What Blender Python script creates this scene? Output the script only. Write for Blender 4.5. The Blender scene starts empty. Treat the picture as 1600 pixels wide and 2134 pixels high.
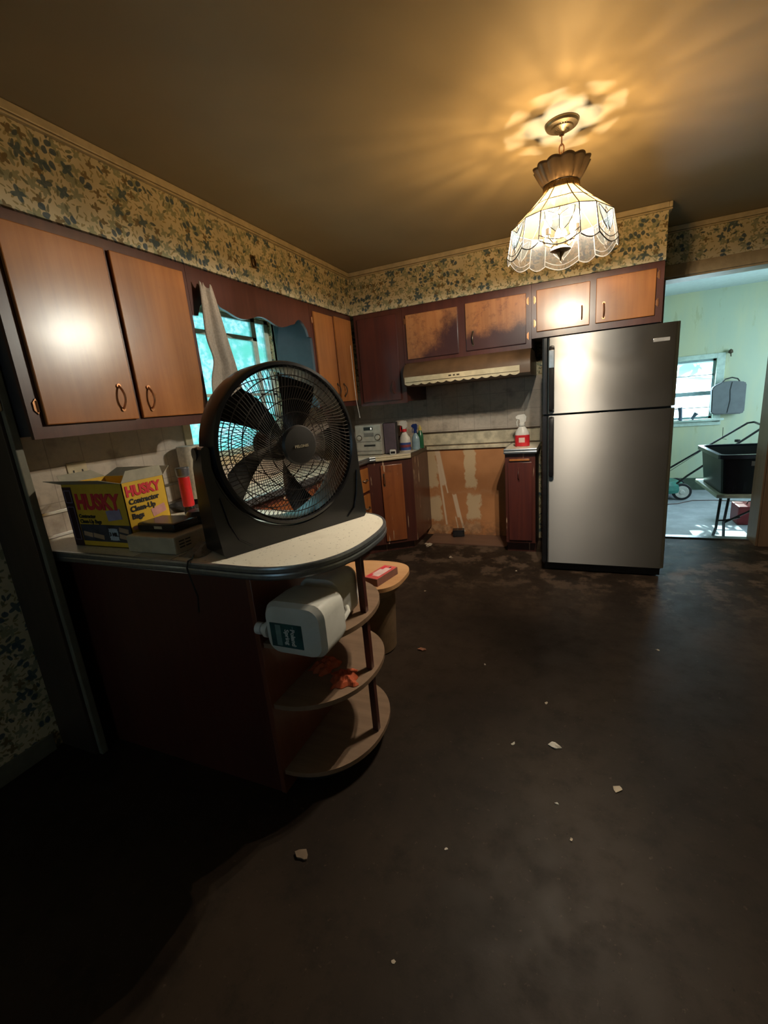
import bpy, bmesh, math, random
from mathutils import Vector, Matrix
random.seed(7)
PI = math.pi
S = bpy.context.scene
COL = S.collection

# ------------------------------------------------------------------ camera
YAW, PITCH, ROLL, FPX, CAMZ = -0.4170, -0.2423, -0.0886, 909.19, 1.3626
def _axes():
    cy, sy = math.cos(YAW), math.sin(YAW)
    fwd = Vector((sy, cy, 0)); right = Vector((cy, -sy, 0)); up = Vector((0, 0, 1))
    cp, sp = math.cos(PITCH), math.sin(PITCH)
    f2 = fwd*cp + up*sp; u2 = up*cp - fwd*sp
    cr, sr = math.cos(ROLL), math.sin(ROLL)
    return right*cr + u2*sr, u2*cr - right*sr, f2
_r, _u, _f = _axes()
cd = bpy.data.cameras.new('camera'); cam = bpy.data.objects.new('camera', cd); COL.objects.link(cam)
cd.sensor_fit = 'VERTICAL'; cd.sensor_height = 36.0; cd.lens = 36.0*FPX/2134.0
cd.clip_start = 0.02; cd.clip_end = 100
M3 = Matrix((_r, _u, -_f)).transposed()
cam.matrix_world = Matrix.Translation((0, 0, CAMZ)) @ M3.to_4x4()
S.camera = cam
S.view_settings.view_transform = 'Standard'; S.view_settings.look = 'None'
S.view_settings.gamma = 1.0; S.view_settings.use_curve_mapping = False
S.view_settings.exposure = 0.30
S.cycles.use_denoising = True
S.cycles.max_bounces = 8; S.cycles.diffuse_bounces = 4; S.cycles.glossy_bounces = 4
S.cycles.transmission_bounces = 6; S.cycles.transparent_max_bounces = 24
S.cycles.sample_clamp_indirect = 4.0
S.cycles.caustics_reflective = False; S.cycles.caustics_refractive = False

# ------------------------------------------------------------------ world and lights
W = bpy.data.worlds.new('world'); S.world = W; W.use_nodes = True
W.node_tree.nodes['Background'].inputs[0].default_value = (0.55, 0.85, 1.0, 1)
W.node_tree.nodes['Background'].inputs[1].default_value = 1.3

def area(name, loc, aim, sx, sy, power, color, spread=PI):
    l = bpy.data.lights.new(name, 'AREA'); l.shape = 'RECTANGLE'; l.size = sx; l.size_y = sy
    l.energy = power; l.color = color; l.spread = spread
    o = bpy.data.objects.new(name, l); COL.objects.link(o); o.location = loc
    o.rotation_euler = (Vector(aim)-Vector(loc)).to_track_quat('-Z', 'Y').to_euler()
    return o
area('daylight_kitchen_window', (-2.16, 2.48, 1.58), (0, 2.48, 1.0), 0.95, 0.85, 0.8, (0.68, 0.88, 1.0))
area('added_back_room_side_light', (3.35, 5.7, 1.35), (1.2, 5.7, 0.6), 1.5, 1.2, 62, (0.62, 0.88, 1.0))  # added area light standing for an unseen side window
area('daylight_back_room_window', (1.42, 7.42, 1.2), (1.2, 5.0, 0.2), 0.6, 0.75, 14, (0.6, 0.82, 1.0))
area('daylight_behind_viewer', (-0.9, -1.93, 1.5), (-0.9, 1.0, 0.7), 0.7, 0.9, 0.7, (0.45, 0.75, 1.0))
sun_l = bpy.data.lights.new('sun', 'SUN'); sun_l.energy = 34.0; sun_l.angle = 0.005; sun_l.color = (0.8, 1.0, 0.95)
sun = bpy.data.objects.new('sun', sun_l); COL.objects.link(sun); sun.location = (1.4, 12, 5)
sun.rotation_euler = Vector((0.0, -1.0, -0.56)).to_track_quat('-Z', 'Y').to_euler()

# ------------------------------------------------------------------ node helpers
class NT:
    def __init__(s, name):
        s.m = bpy.data.materials.new(name); s.m.use_nodes = True; s.t = s.m.node_tree
        s.b = s.t.nodes['Principled BSDF']; s.out = s.t.nodes['Material Output']
    def n(s, typ, **k):
        x = s.t.nodes.new(typ)
        for a, v in k.items(): setattr(x, a, v)
        return x
    def l(s, a, b): s.t.links.new(a, b)
    def put(s, sock, v):
        if hasattr(v, 'node'): s.l(v, sock)
        else:
            if isinstance(v, (tuple, list)) and len(v) == 3 and sock.type == 'RGBA': v = (*v, 1)
            sock.default_value = v
    def ma(s, op, a, b=0.0, c=0.0, clamp=False):
        x = s.n('ShaderNodeMath', operation=op, use_clamp=clamp)
        s.put(x.inputs[0], a); s.put(x.inputs[1], b); s.put(x.inputs[2], c); return x.outputs[0]
    def coord(s, which='Object'): return s.n('ShaderNodeTexCoord').outputs[which]
    def xyz(s, v):
        x = s.n('ShaderNodeSeparateXYZ'); s.l(v, x.inputs[0]); return x.outputs
    def comb(s, a, b, c=0.0):
        x = s.n('ShaderNodeCombineXYZ')
        for i, v in enumerate((a, b, c)): s.put(x.inputs[i], v)
        return x.outputs[0]
    def scale(s, v, sc):
        x = s.n('ShaderNodeVectorMath', operation='MULTIPLY'); s.l(v, x.inputs[0]); x.inputs[1].default_value = sc; return x.outputs[0]
    def noise(s, v, scale=5.0, detail=4.0, rough=0.55, col=False):
        x = s.n('ShaderNodeTexNoise'); s.l(v, x.inputs['Vector']); x.inputs['Scale'].default_value = scale
        x.inputs['Detail'].default_value = detail; x.inputs['Roughness'].default_value = rough
        return x.outputs['Color' if col else 'Fac']
    def ramp(s, f, lo, hi, a=0.0, b=1.0):
        x = s.n('ShaderNodeMapRange'); x.interpolation_type = 'SMOOTHSTEP'
        s.put(x.inputs[0], f)
        for i, v in enumerate((lo, hi, a, b)): s.put(x.inputs[i+1], v)
        return x.outputs[0]
    def mix(s, f, a, b):
        x = s.n('ShaderNodeMix', data_type='RGBA'); s.put(x.inputs[0], f); s.put(x.inputs[6], a); s.put(x.inputs[7], b); return x.outputs[2]
    def base(s, v): s.put(s.b.inputs['Base Color'], v)
    def rough(s, v): s.put(s.b.inputs['Roughness'], v)
    def bump(s, h, st=0.3, d=0.01):
        x = s.n('ShaderNodeBump'); x.inputs['Strength'].default_value = st; x.inputs['Distance'].default_value = d
        s.l(h, x.inputs['Height']); s.l(x.outputs[0], s.b.inputs['Normal'])

def plain(name, col, rough=0.5, metal=0.0, var=0.12, sc=20.0, spec=0.5, bump=0.0):
    t = NT(name); c = t.coord(); f = t.noise(c, sc, 3)
    d = tuple(x*(1-var) for x in col); h = tuple(min(1, x*(1+var)) for x in col)
    t.base(t.mix(t.ramp(f, .3, .7), d, h)); t.rough(rough)
    t.b.inputs['Metallic'].default_value = metal; t.b.inputs['Specular IOR Level'].default_value = spec
    if bump: t.bump(f, bump, 0.005)
    return t.m

def glow(name, col, st):
    t = NT(name); t.base(col); t.put(t.b.inputs['Emission Color'], col); t.b.inputs['Emission Strength'].default_value = st
    return t.m

def wood(name, c1, c2, rough=0.3, dirt=None, dirt_lo=.5, dirt_hi=.62, dsc=4.0, axis='z', drips=False):
    t = NT(name); c = t.coord()
    g = t.noise(t.scale(c, (30, 30, 1.6) if axis == 'z' else (2, 30, 30)), 1.0, 6, .6)
    bl = t.noise(c, 3.0, 4)
    col = t.mix(t.ramp(g, .25, .75), c1, c2)
    col = t.mix(t.ma('MULTIPLY', t.ramp(bl, .45, .75), .35), col, tuple(x*.55 for x in c1))
    sp = t.noise(c, 60, 2)
    col = t.mix(t.ma('MULTIPLY', t.ramp(sp, .70, .78), .5), col, tuple(x*.3 for x in c1))
    if dirt:
        dn = t.noise(c, dsc, 6, .65)
        col = t.mix(t.ramp(dn, dirt_lo, dirt_hi), col, dirt)
    if drips:
        x = t.xyz(c); u = t.ma('ADD', x[0], x[1])
        dn = t.noise(t.comb(t.ma('MULTIPLY', u, 28.0), t.ma('MULTIPLY', x[2], 2.0)), 1.0, 2)
        en = t.noise(c, 6, 2)
        col = t.mix(t.ma('MULTIPLY', t.ramp(dn, .63, .66), t.ramp(en, .48, .56)), col, (.42, .30, .20))
    t.base(col); t.rough(t.ma('ADD', t.ma('MULTIPLY', bl, .18), rough-.09)); t.bump(t.noise(c, 14, 3), .05, .004)
    t.b.inputs['Coat Weight'].default_value = .35; t.b.inputs['Coat Roughness'].default_value = .24
    return t.m

def wallpaper(name):
    t = NT(name); x = t.xyz(t.coord()); u = t.ma('ADD', x[0], x[1]); v = x[2]
    p0 = t.comb(u, v)
    dn = t.noise(p0, 25, 2, .5, col=True)
    wob = t.n('ShaderNodeVectorMath', operation='MULTIPLY_ADD'); t.l(dn, wob.inputs[0]); wob.inputs[1].default_value = (.012, .012, 0); t.l(p0, wob.inputs[2])
    P = wob.outputs[0]
    col = t.mix(t.ramp(t.noise(p0, 8, 3), .3, .7), (.52, .46, .30), (.62, .55, .38))
    def cell(freq, off):
        q = t.n('ShaderNodeVectorMath', operation='MULTIPLY_ADD'); t.l(P, q.inputs[0]); q.inputs[1].default_value = (freq,)*3; q.inputs[2].default_value = (off, off*.7, 0)
        vo = t.n('ShaderNodeTexVoronoi', voronoi_dimensions='2D', feature='F1'); vo.inputs['Scale'].default_value = 1.0; vo.inputs['Randomness'].default_value = .9
        t.l(q.outputs[0], vo.inputs['Vector'])
        d = t.n('ShaderNodeVectorMath', operation='SUBTRACT'); t.l(q.outputs[0], d.inputs[0]); t.l(vo.outputs['Position'], d.inputs[1])
        dd = t.xyz(d.outputs[0]); cc = t.n('ShaderNodeSeparateColor'); t.l(vo.outputs['Color'], cc.inputs[0])
        return dd[0], dd[1], cc.outputs[0], cc.outputs[1]
    def leaf(freq, off, la, lb, c, prob, pair=0.0):
        nonlocal col
        dx, dy, r1, r2 = cell(freq, off)
        ph = t.ma('MULTIPLY', r1, 6.28)
        cs, sn = t.ma('COSINE', ph), t.ma('SINE', ph)
        a = t.ma('ADD', t.ma('MULTIPLY', dx, cs), t.ma('MULTIPLY', dy, sn)); b = t.ma('SUBTRACT', t.ma('MULTIPLY', dy, cs), t.ma('MULTIPLY', dx, sn))
        if pair: a = t.ma('SUBTRACT', t.ma('ABSOLUTE', a), pair)
        m = t.ma('ADD', t.ma('POWER', t.ma('ABSOLUTE', t.ma('DIVIDE', a, la)), 2.0), t.ma('POWER', t.ma('ABSOLUTE', t.ma('DIVIDE', b, lb)), 2.0))
        f = t.ma('MULTIPLY', t.ramp(m, 1.15, .75), t.ma('LESS_THAN', r2, prob))
        col = t.mix(t.ma('MULTIPLY', f, .92), col, c)
    def flower(freq, off, s, c, prob, petals=5.0, centre=None):
        nonlocal col
        dx, dy, r1, r2 = cell(freq, off)
        th = t.ma('ADD', t.ma('ARCTAN2', dy, dx), t.ma('MULTIPLY', r1, 6.28))
        r = t.ma('SQRT', t.ma('ADD', t.ma('MULTIPLY', dx, dx), t.ma('MULTIPLY', dy, dy)))
        rad = t.ma('MULTIPLY', t.ma('ADD', .72, t.ma('MULTIPLY', t.ma('COSINE', t.ma('MULTIPLY', th, petals)), .28)), s)
        f = t.ma('MULTIPLY', t.ramp(t.ma('SUBTRACT', rad, r), -.015, .03), t.ma('LESS_THAN', r2, prob))
        col = t.mix(t.ma('MULTIPLY', f, .9), col, c)
        if centre:
            col = t.mix(t.ma('MULTIPLY', t.ma('LESS_THAN', r, s*.2), t.ma('LESS_THAN', r2, prob)), col, centre)
    leaf(46, 1.3, .40, .12, (.24, .22, .11), .5)
    leaf(38, 7.1, .42, .15, (.30, .25, .12), .42)
    flower(16, 3.7, .44, (.26, .28, .19), .55, 5.0)
    leaf(30, 5.2, .42, .15, (.15, .16, .10), .36)
    flower(19, 9.9, .40, (.27, .28, .17), .35, 4.0)
    flower(20, 12.4, .40, (.15, .11, .05), .20, 4.0)
    flower(13.5, 21.3, .38, (.05, .095, .12), .24, 4.0)
    leaf(13.5, 31.7, .15, .19, (.045, .085, .12), .30, pair=.18)
    leaf(24, 44.7, .36, .15, (.06, .09, .10), .20)
    t.base(col); t.rough(.62); t.b.inputs['Specular IOR Level'].default_value = .3
    return t.m

def tiles(name, size=.152, c=(.55, .48, .41), smudge=True):
    t = NT(name); x = t.xyz(t.coord()); u = t.ma('ADD', x[0], x[1]); p = t.comb(u, x[2])
    br = t.n('ShaderNodeTexBrick'); t.l(p, br.inputs['Vector']); br.offset = 0.0
    br.inputs['Scale'].default_value = 1.0; br.inputs['Brick Width'].default_value = size; br.inputs['Row Height'].default_value = size
    br.inputs['Mortar Size'].default_value = .0025; br.inputs['Mortar Smooth'].default_value = .3
    br.inputs['Color1'].default_value = (*c, 1); br.inputs['Color2'].default_value = (*[q*.86 for q in c], 1); br.inputs['Mortar'].default_value = (*[q*.62 for q in c], 1)
    col = t.mix(t.ma('MULTIPLY', t.ramp(t.noise(p, 30, 5, .7), .4, .7), .4), br.outputs[0], tuple(q*.62 for q in c))
    if smudge:
        col = t.mix(t.ma('MULTIPLY', t.ramp(t.noise(p, 7, 5), .5, .75), .55), col, (.12, .09, .07))
    t.base(col); t.rough(.42); t.bump(t.noise(p, 45, 4), .15, .003)
    return t.m

M = {}
M['wallpaper'] = wallpaper('floral_wallpaper')
M['tile'] = tiles('beige_tile')
M['door'] = wood('orange_brown_wood', (.30, .105, .028), (.38, .145, .04), .30)
M['frame'] = wood('dark_red_wood', (.060, .016, .012), (.085, .024, .016), .36)
def worn(name, gx, gz, off):
    t = NT(name); c = t.coord(); x = t.xyz(c)
    g = t.noise(t.scale(c, (30, 30, 1.6)), 1.0, 6, .6)
    w = t.mix(t.ramp(g, .25, .75), (.36, .15, .055), (.27, .10, .035))
    n1 = t.noise(t.scale(c, (9, 9, 7)), 1.0, 7, .72)
    f = t.ma('ADD', t.ma('ADD', t.ma('MULTIPLY', x[0], gx), t.ma('MULTIPLY', x[2], gz)), t.ma('ADD', t.ma('MULTIPLY', n1, 2.2), off))
    w = t.mix(t.ma('MULTIPLY', t.ramp(t.noise(c, 22, 5, .7), .5, .66), .45), w, (.09, .03, .018))
    t.base(t.mix(t.ramp(f, -.45, .55), w, (.050, .016, .016))); t.rough(.38); t.b.inputs['Coat Weight'].default_value = .2; return t.m
M['door_worn_left'] = worn('worn_door_left', 3.6, -3.6, .45)
M['door_worn_right'] = worn('worn_door_right', 1.2, -8.5, .15)
M['door_dark'] = wood('dark_maroon_door', (.055, .014, .013), (.09, .022, .016), .33, dirt=(.10, .045, .02), dirt_lo=.62, dirt_hi=.8, dsc=2.5)
M['base_door'] = wood('scratched_base_door', (.20, .055, .018), (.27, .085, .025), .38, dirt=(.055, .017, .012), dirt_lo=.55, dirt_hi=.8, drips=True)
M['base_frame'] = wood('scratched_base_frame', (.050, .013, .010), (.078, .020, .013), .38, drips=True)
M['side'] = plain('blue_grey_cabinet_side', (.032, .030, .036), .45)
M['ceiling'] = plain('cream_ceiling_paint', (.30, .262, .185), .55, var=.05, sc=2.0, spec=.3)
M['cream'] = plain('cream_trim_paint', (.50, .43, .29), .45, var=.12)
M['cream_dirty'] = plain('dirty_cream_trim', (.50, .45, .33), .5, var=.25, sc=14)
M['black'] = plain('black_plastic', (.011, .011, .013), .27, var=.2)
M['black_soft'] = plain('matt_black_plastic', (.010, .010, .012), .5)
M['chrome'] = plain('chrome', (.62, .62, .62), .2, 1.0)
M['edge_metal'] = plain('ribbed_metal_edge', (.30, .33, .36), .33, .9, var=.1, sc=50)
M['copper'] = plain('copper_handle', (.50, .24, .12), .3, .9)
M['brass'] = plain('aged_brass', (.25, .17, .08), .36, .9)
M['brown_metal'] = plain('bronze_metal', (.10, .074, .052), .4, .7)
M['white'] = plain('white_plastic', (.62, .62, .60), .4)
M['paper'] = plain('white_paper', (.62, .59, .52), .8)

def laminate():
    t = NT('white_flecked_laminate'); c = t.coord(); x = t.xyz(c)
    f1 = t.noise(t.scale(c, (60, 160, 60)), 1.0, 3)
    f2 = t.noise(t.scale(c, (190, 50, 60)), 1.0, 2)
    col = t.mix(t.ramp(f1, .66, .70), (.84, .79, .66), (.34, .30, .23))
    col = t.mix(t.ramp(f2, .70, .73), col, (.25, .22, .17))
    col = t.mix(t.ma('MULTIPLY', t.ramp(t.noise(c, 6, 5), .5, .75), .3), col, (.5, .43, .32))
    t.base(col); t.rough(.33); return t.m
M['laminate'] = laminate()

def floor_mat():
    t = NT('dark_stained_subfloor'); c = t.coord()
    a = t.noise(c, 1.3, 5); b = t.noise(c, 9, 7, .7); d = t.noise(c, 45, 4, .7)
    col = t.mix(t.ramp(a, .35, .65), (.018, .0118, .0080), (.034, .0225, .0148))
    col = t.mix(t.ma('MULTIPLY', t.ramp(b, .45, .75), .6), col, (.009, .006, .0045))
    col = t.mix(t.ma('MULTIPLY', t.ramp(b, .30, .18), .8), col, (.040, .026, .018))
    col = t.mix(t.ma('MULTIPLY', t.ramp(d, .62, .72), .55), col, (.085, .058, .038)); col = t.mix(t.ma('MULTIPLY', t.ramp(t.noise(c, 110, 3), .68, .74), .6), col, (.006, .004, .003))
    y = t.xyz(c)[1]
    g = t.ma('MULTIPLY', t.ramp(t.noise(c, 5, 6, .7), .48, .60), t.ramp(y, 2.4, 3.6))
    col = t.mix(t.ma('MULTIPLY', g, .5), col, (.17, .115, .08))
    t.base(col); t.rough(t.ramp(b, .3, .7, .50, .60)); t.b.inputs['Specular IOR Level'].default_value = .15; t.bump(b, .15, .006)
    return t.m
M['floor'] = floor_mat()

def green_wall():
    t = NT('stained_pale_green_paint'); c = t.coord(); x = t.xyz(c)
    b = t.noise(t.scale(c, (3, 3, .7)), 1.3, 5)
    col = t.mix(t.ramp(b, .35, .7), (.42, .48, .36), (.50, .51, .33))
    st = t.noise(t.scale(c, (6, 6, 1.6)), 1.0, 5, .7)
    col = t.mix(t.ma('MULTIPLY', t.ramp(st, .58, .66), .4), col, (.32, .30, .15))
    t.base(col); t.rough(.6); return t.m
M['green_wall'] = green_wall()
def concrete():
    t = NT('grey_concrete'); c = t.coord()
    t.base(t.mix(t.ramp(t.noise(c, 5, 6, .6), .35, .7), (.26, .28, .31), (.37, .39, .43))); t.rough(.5); return t.m  # blue of the window daylight mixed into the grey
M['concrete'] = concrete()
M['garage_ceiling'] = plain('pale_blue_ceiling', (.50, .58, .58), .6, var=.05)
M['jamb'] = wood('brown_jamb', (.11, .065, .035), (.15, .09, .05), .5)
M['header'] = plain('tan_header_trim', (.30, .22, .12), .5, var=.12)
M['near_board'] = wood('dark_brown_board', (.032, .020, .014), (.045, .028, .020), .5)
M['near_edge'] = plain('greenish_grey_edge', (.13, .13, .10), .5)

# ------------------------------------------------------------------ mesh helpers
def bx(bm, x0, x1, y0, y1, z0, z1, bev=0.0, seg=2):
    vs = [bm.verts.new((x, y, z)) for x in (x0, x1) for y in (y0, y1) for z in (z0, z1)]
    f = [(0, 1, 3, 2), (4, 6, 7, 5), (0, 4, 5, 1), (2, 3, 7, 6), (0, 2, 6, 4), (1, 5, 7, 3)]
    fs = [bm.faces.new([vs[i] for i in q]) for q in f]
    if bev:
        es = {e for q in fs for e in q.edges}
        bmesh.ops.bevel(bm, geom=list(es), offset=bev, segments=seg, affect='EDGES', profile=.5)
    return fs
def obox(bm, c, sx, sy, sz, rz=0.0, bev=0.0, rot=None):
    n0 = len(bm.verts); b2 = bmesh.new(); bx(b2, -sx/2, sx/2, -sy/2, sy/2, -sz/2, sz/2, bev)
    mt = Matrix.Translation(c) @ (rot if rot else Matrix.Rotation(rz, 4, 'Z')); b2.transform(mt)
    merge(bm, b2)
def merge(bm, b2):
    me = bpy.data.meshes.new('tmp'); b2.to_mesh(me); b2.free(); bm.from_mesh(me); bpy.data.meshes.remove(me)
def tube(bm, pts, r, n=8, closed=False, cap=True):
    pts = [Vector(p) for p in pts]; N = len(pts); rings = []
    prev = None
    for i, p in enumerate(pts):
        if closed: d = pts[(i+1) % N]-pts[i-1]
        else: d = pts[min(i+1, N-1)]-pts[max(i-1, 0)]
        d.normalize()
        if prev is None:
            a = Vector((0, 0, 1)) if abs(d.z) < .9 else Vector((1, 0, 0)); a = (a-d*a.dot(d)).normalized()
        else:
            a = (prev-d*prev.dot(d))
            a = a.normalized() if a.length > 1e-6 else prev
        prev = a; b = d.cross(a); rr = r[i] if isinstance(r, (list, tuple)) else r
        rings.append([bm.verts.new(p+(a*math.cos(t)+b*math.sin(t))*rr) for t in [2*PI*k/n for k in range(n)]])
    for i in range(N if closed else N-1):
        A, B = rings[i], rings[(i+1) % N]
        for k in range(n): bm.faces.new((A[k], A[(k+1) % n], B[(k+1) % n], B[k]))
    if cap and not closed:
        bm.faces.new(rings[0][::-1]); bm.faces.new(rings[-1])
def lathe(bm, prof, c=(0, 0, 0), n=32, axis='z', cap=True):
    rings = []
    for r, h in prof:
        ring = []
        for k in range(n):
            t = 2*PI*k/n; a, b = r*math.cos(t), r*math.sin(t)
            v = {'z': (a, b, h), 'y': (a, h, -b), 'x': (h, a, b)}[axis]
            ring.append(bm.verts.new((v[0]+c[0], v[1]+c[1], v[2]+c[2])))
        rings.append(ring)
    for A, B in zip(rings, rings[1:]):
        for k in range(n): bm.faces.new((A[k], A[(k+1) % n], B[(k+1) % n], B[k]))
    if cap:
        bm.faces.new(rings[0][::-1]); bm.faces.new(rings[-1])
def prism(bm, pts, h0, h1, plane='xy'):
    f = {'xy': lambda a, b, h: (a, b, h), 'xz': lambda a, b, h: (a, h, b), 'yz': lambda a, b, h: (h, a, b)}[plane]
    A = [bm.verts.new(f(a, b, h0)) for a, b in pts]; B = [bm.verts.new(f(a, b, h1)) for a, b in pts]
    n = len(pts)
    bm.faces.new(A[::-1]); bm.faces.new(B)
    for i in range(n): bm.faces.new((A[i], A[(i+1) % n], B[(i+1) % n], B[i]))
def arcpts(cx, cy, rx, ry, a0, a1, n, p=2.0):
    o = []
    for i in range(n+1):
        t = math.radians(a0+(a1-a0)*i/n); c, s = math.cos(t), math.sin(t)
        o.append((cx+rx*math.copysign(abs(c)**(2/p), c), cy+ry*math.copysign(abs(s)**(2/p), s)))
    return o

ORG = {}
def finish(name, bm, m, parent=None):
    bmesh.ops.recalc_face_normals(bm, faces=bm.faces)
    me = bpy.data.meshes.new(name); bm.to_mesh(me); bm.free()
    mats = m if isinstance(m, (list, tuple)) else [m]
    for q in mats: me.materials.append(M[q] if isinstance(q, str) else q)
    me.shade_smooth() if hasattr(me, 'shade_smooth') else None
    for p in me.polygons: p.use_smooth = True
    me.set_sharp_from_angle(angle=math.radians(21))
    o = bpy.data.objects.new(name, me); COL.objects.link(o)
    if parent is not None:
        o.parent = parent
        off = ORG.get(parent.name)
        if off is not None:
            me.transform(Matrix.Translation(-off)); ORG[o.name] = off
    return o
def thing(name, label, cat, loc, rz=0.0, group=None, world=True):
    o = bpy.data.objects.new(name, None); COL.objects.link(o); o.location = loc; o.rotation_euler = (0, 0, rz)
    o.empty_display_size = .05
    o['label'] = label; o['category'] = cat
    if group: o['group'] = group
    if world: ORG[o.name] = Vector(loc)
    return o
def tag(o, label, cat, group=None):
    o['label'] = label; o['category'] = cat
    if group: o['group'] = group
    return o
def struct(name, bm, m): 
    o = finish(name, bm, m); o['kind'] = 'structure'; return o
def B(fn, *a, **k):
    bm = bmesh.new(); fn(bm, *a, **k); return bm
_fonts = {}
def text(name, s, size, mat, parent, loc, rot, bold=0.0, align='CENTER', depth=.0006, sx=1.0):
    """lettering as a thin mesh; rot is a 3x3 whose columns are text right, up, normal"""
    c = bpy.data.curves.new('t', 'FONT'); c.body = s; c.size = size; c.offset = bold; c.extrude = depth
    c.align_x = align; c.align_y = 'CENTER'; c.resolution_u = 3
    o = bpy.data.objects.new('t', c); COL.objects.link(o)
    dg = bpy.context.evaluated_depsgraph_get(); dg.update()
    me = bpy.data.meshes.new_from_object(o.evaluated_get(dg)); bpy.data.objects.remove(o); bpy.data.curves.remove(c)
    mt = Matrix.Translation(loc) @ rot.to_4x4() @ Matrix.Diagonal((sx, 1, 1, 1))
    me.transform(mt); me.materials.clear(); me.materials.append(M[mat] if isinstance(mat, str) else mat)
    ob = bpy.data.objects.new(name, me); COL.objects.link(ob); me.name = name
    if parent is not None:
        ob.parent = parent
        off = ORG.get(parent.name)
        if off is not None: me.transform(Matrix.Translation(-off)); ORG[ob.name] = off
    return ob
def R3(right, up):
    r = Vector(right).normalized(); u = Vector(up).normalized(); n = r.cross(u); return Matrix((r, u, n)).transposed()
FACE_MY = R3((1, 0, 0), (0, 0, 1))    # lettering on a face that looks along -y
FACE_PX = R3((0, 1, 0), (0, 0, 1))    # on a face that looks along +x
# ------------------------------------------------------------------ the room
XL, YB, H = -2.10, 4.20, 2.44
SX, SY, SZ = -1.75, 3.63, 2.11            # faces and underside of the soffit
bm = bmesh.new(); bx(bm, XL-.15, 2.45, -2.15, 4.38, -.06, 0); struct('floor', bm, 'floor')
bm = bmesh.new(); bx(bm, XL-.15, 2.45, -2.15, 4.38, H, H+.06); struct('ceiling', bm, 'ceiling')
WY0, WY1, WZ0, WZ1 = 1.985, 2.975, 1.12, 2.045
bm = bmesh.new()
bx(bm, XL-.12, XL, -2.0, WY0, 0, H); bx(bm, XL-.12, XL, WY1, 4.38, 0, H)
bx(bm, XL-.12, XL, WY0, WY1, 0, WZ0); bx(bm, XL-.12, XL, WY0, WY1, WZ1, H)
struct('wall_left', bm, 'wallpaper')
DX0, DX1, DZ = .62, 1.38, 2.095
bm = bmesh.new()
bx(bm, XL-.12, DX0, YB, 4.38, -.3, H); bx(bm, DX1, 2.45, YB, 4.38, -.3, H); bx(bm, DX0, DX1, YB, 4.38, DZ, H)
struct('wall_back', bm, 'wallpaper')
bm = bmesh.new(); bx(bm, 2.3, 2.45, -2.0, YB, 0, H); struct('wall_right', bm, 'wallpaper')
bm = bmesh.new()
bx(bm, XL-.12, -1.3, -2.15, -2.0, 0, H); bx(bm, -.5, 2.45, -2.15, -2.0, 0, H); bx(bm, -1.3, -.5, -2.15, -2.0, 0, 1.0); bx(bm, -1.3, -.5, -2.15, -2.0, 2.0, H)
struct('wall_front', bm, 'wallpaper')
bm = bmesh.new(); bx(bm, XL, SX, -2.0, YB, SZ, H); struct('wall_soffit_left', bm, 'wallpaper')
bm = bmesh.new(); bx(bm, SX, .542, SY, YB, SZ, H); struct('wall_soffit_back', bm, 'wallpaper')
# tiled splashback slabs
bm = bmesh.new()
bx(bm, XL, XL+.008, .97, WY0-.055, .914, 1.5); bx(bm, XL, XL+.008, WY1+.12, YB, .914, 1.5); bx(bm, XL, XL+.008, WY0-.055, WY1+.12, .914, WZ0-.06)
struct('wall_left_splashback', bm, 'tile')
bm = bmesh.new(); bx(bm, XL+.008, -.25, YB-.008, YB, .914, 1.49); struct('wall_back_splashback', bm, 'tile')
# cream mouldings
def mould(name, a, b, w=.02, h=.034):
    bm = bmesh.new(); (x0, y0), (x1, y1) = a, b
    bx(bm, min(x0, x1), max(x0, x1), min(y0, y1), max(y0, y1), H-h, H-.001, .004)
    bx(bm, min(x0, x1)-0, max(x0, x1), min(y0, y1), max(y0, y1), H-h-.012, H-h-.004, .002)
    struct(name, bm, 'cream')
mould('trim_1', (SX, -2.0), (SX+.018, SY)); mould('trim_2', (SX+.018, SY-.018), (.542, SY)); mould('trim_3', (.542, SY-.018), (.56, YB)); mould('trim_4', (.56, YB-.018), (2.3, YB))
bm = bmesh.new(); bx(bm, XL+.010, XL+.018, .97, WY0-.06, .916, .93, .002); bx(bm, XL+.010, XL+.018, .97, WY0-.06, 1.018, 1.032, .002); struct('trim_5', bm, M['chrome'])
bm = bmesh.new(); bx(bm, -1.42, -.262, YB-.028, YB-.008, .925, 1.035, .004); bx(bm, -1.36, -.515, YB-.034, YB-.001, .878, .912, .006); struct('trim_6', bm, 'cream_dirty')
bm = bmesh.new(); bx(bm, -1.42, -.262, YB-.020, YB-.008, 1.036, 1.052, .002); struct('trim_7', bm, M['brown_metal'])
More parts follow.
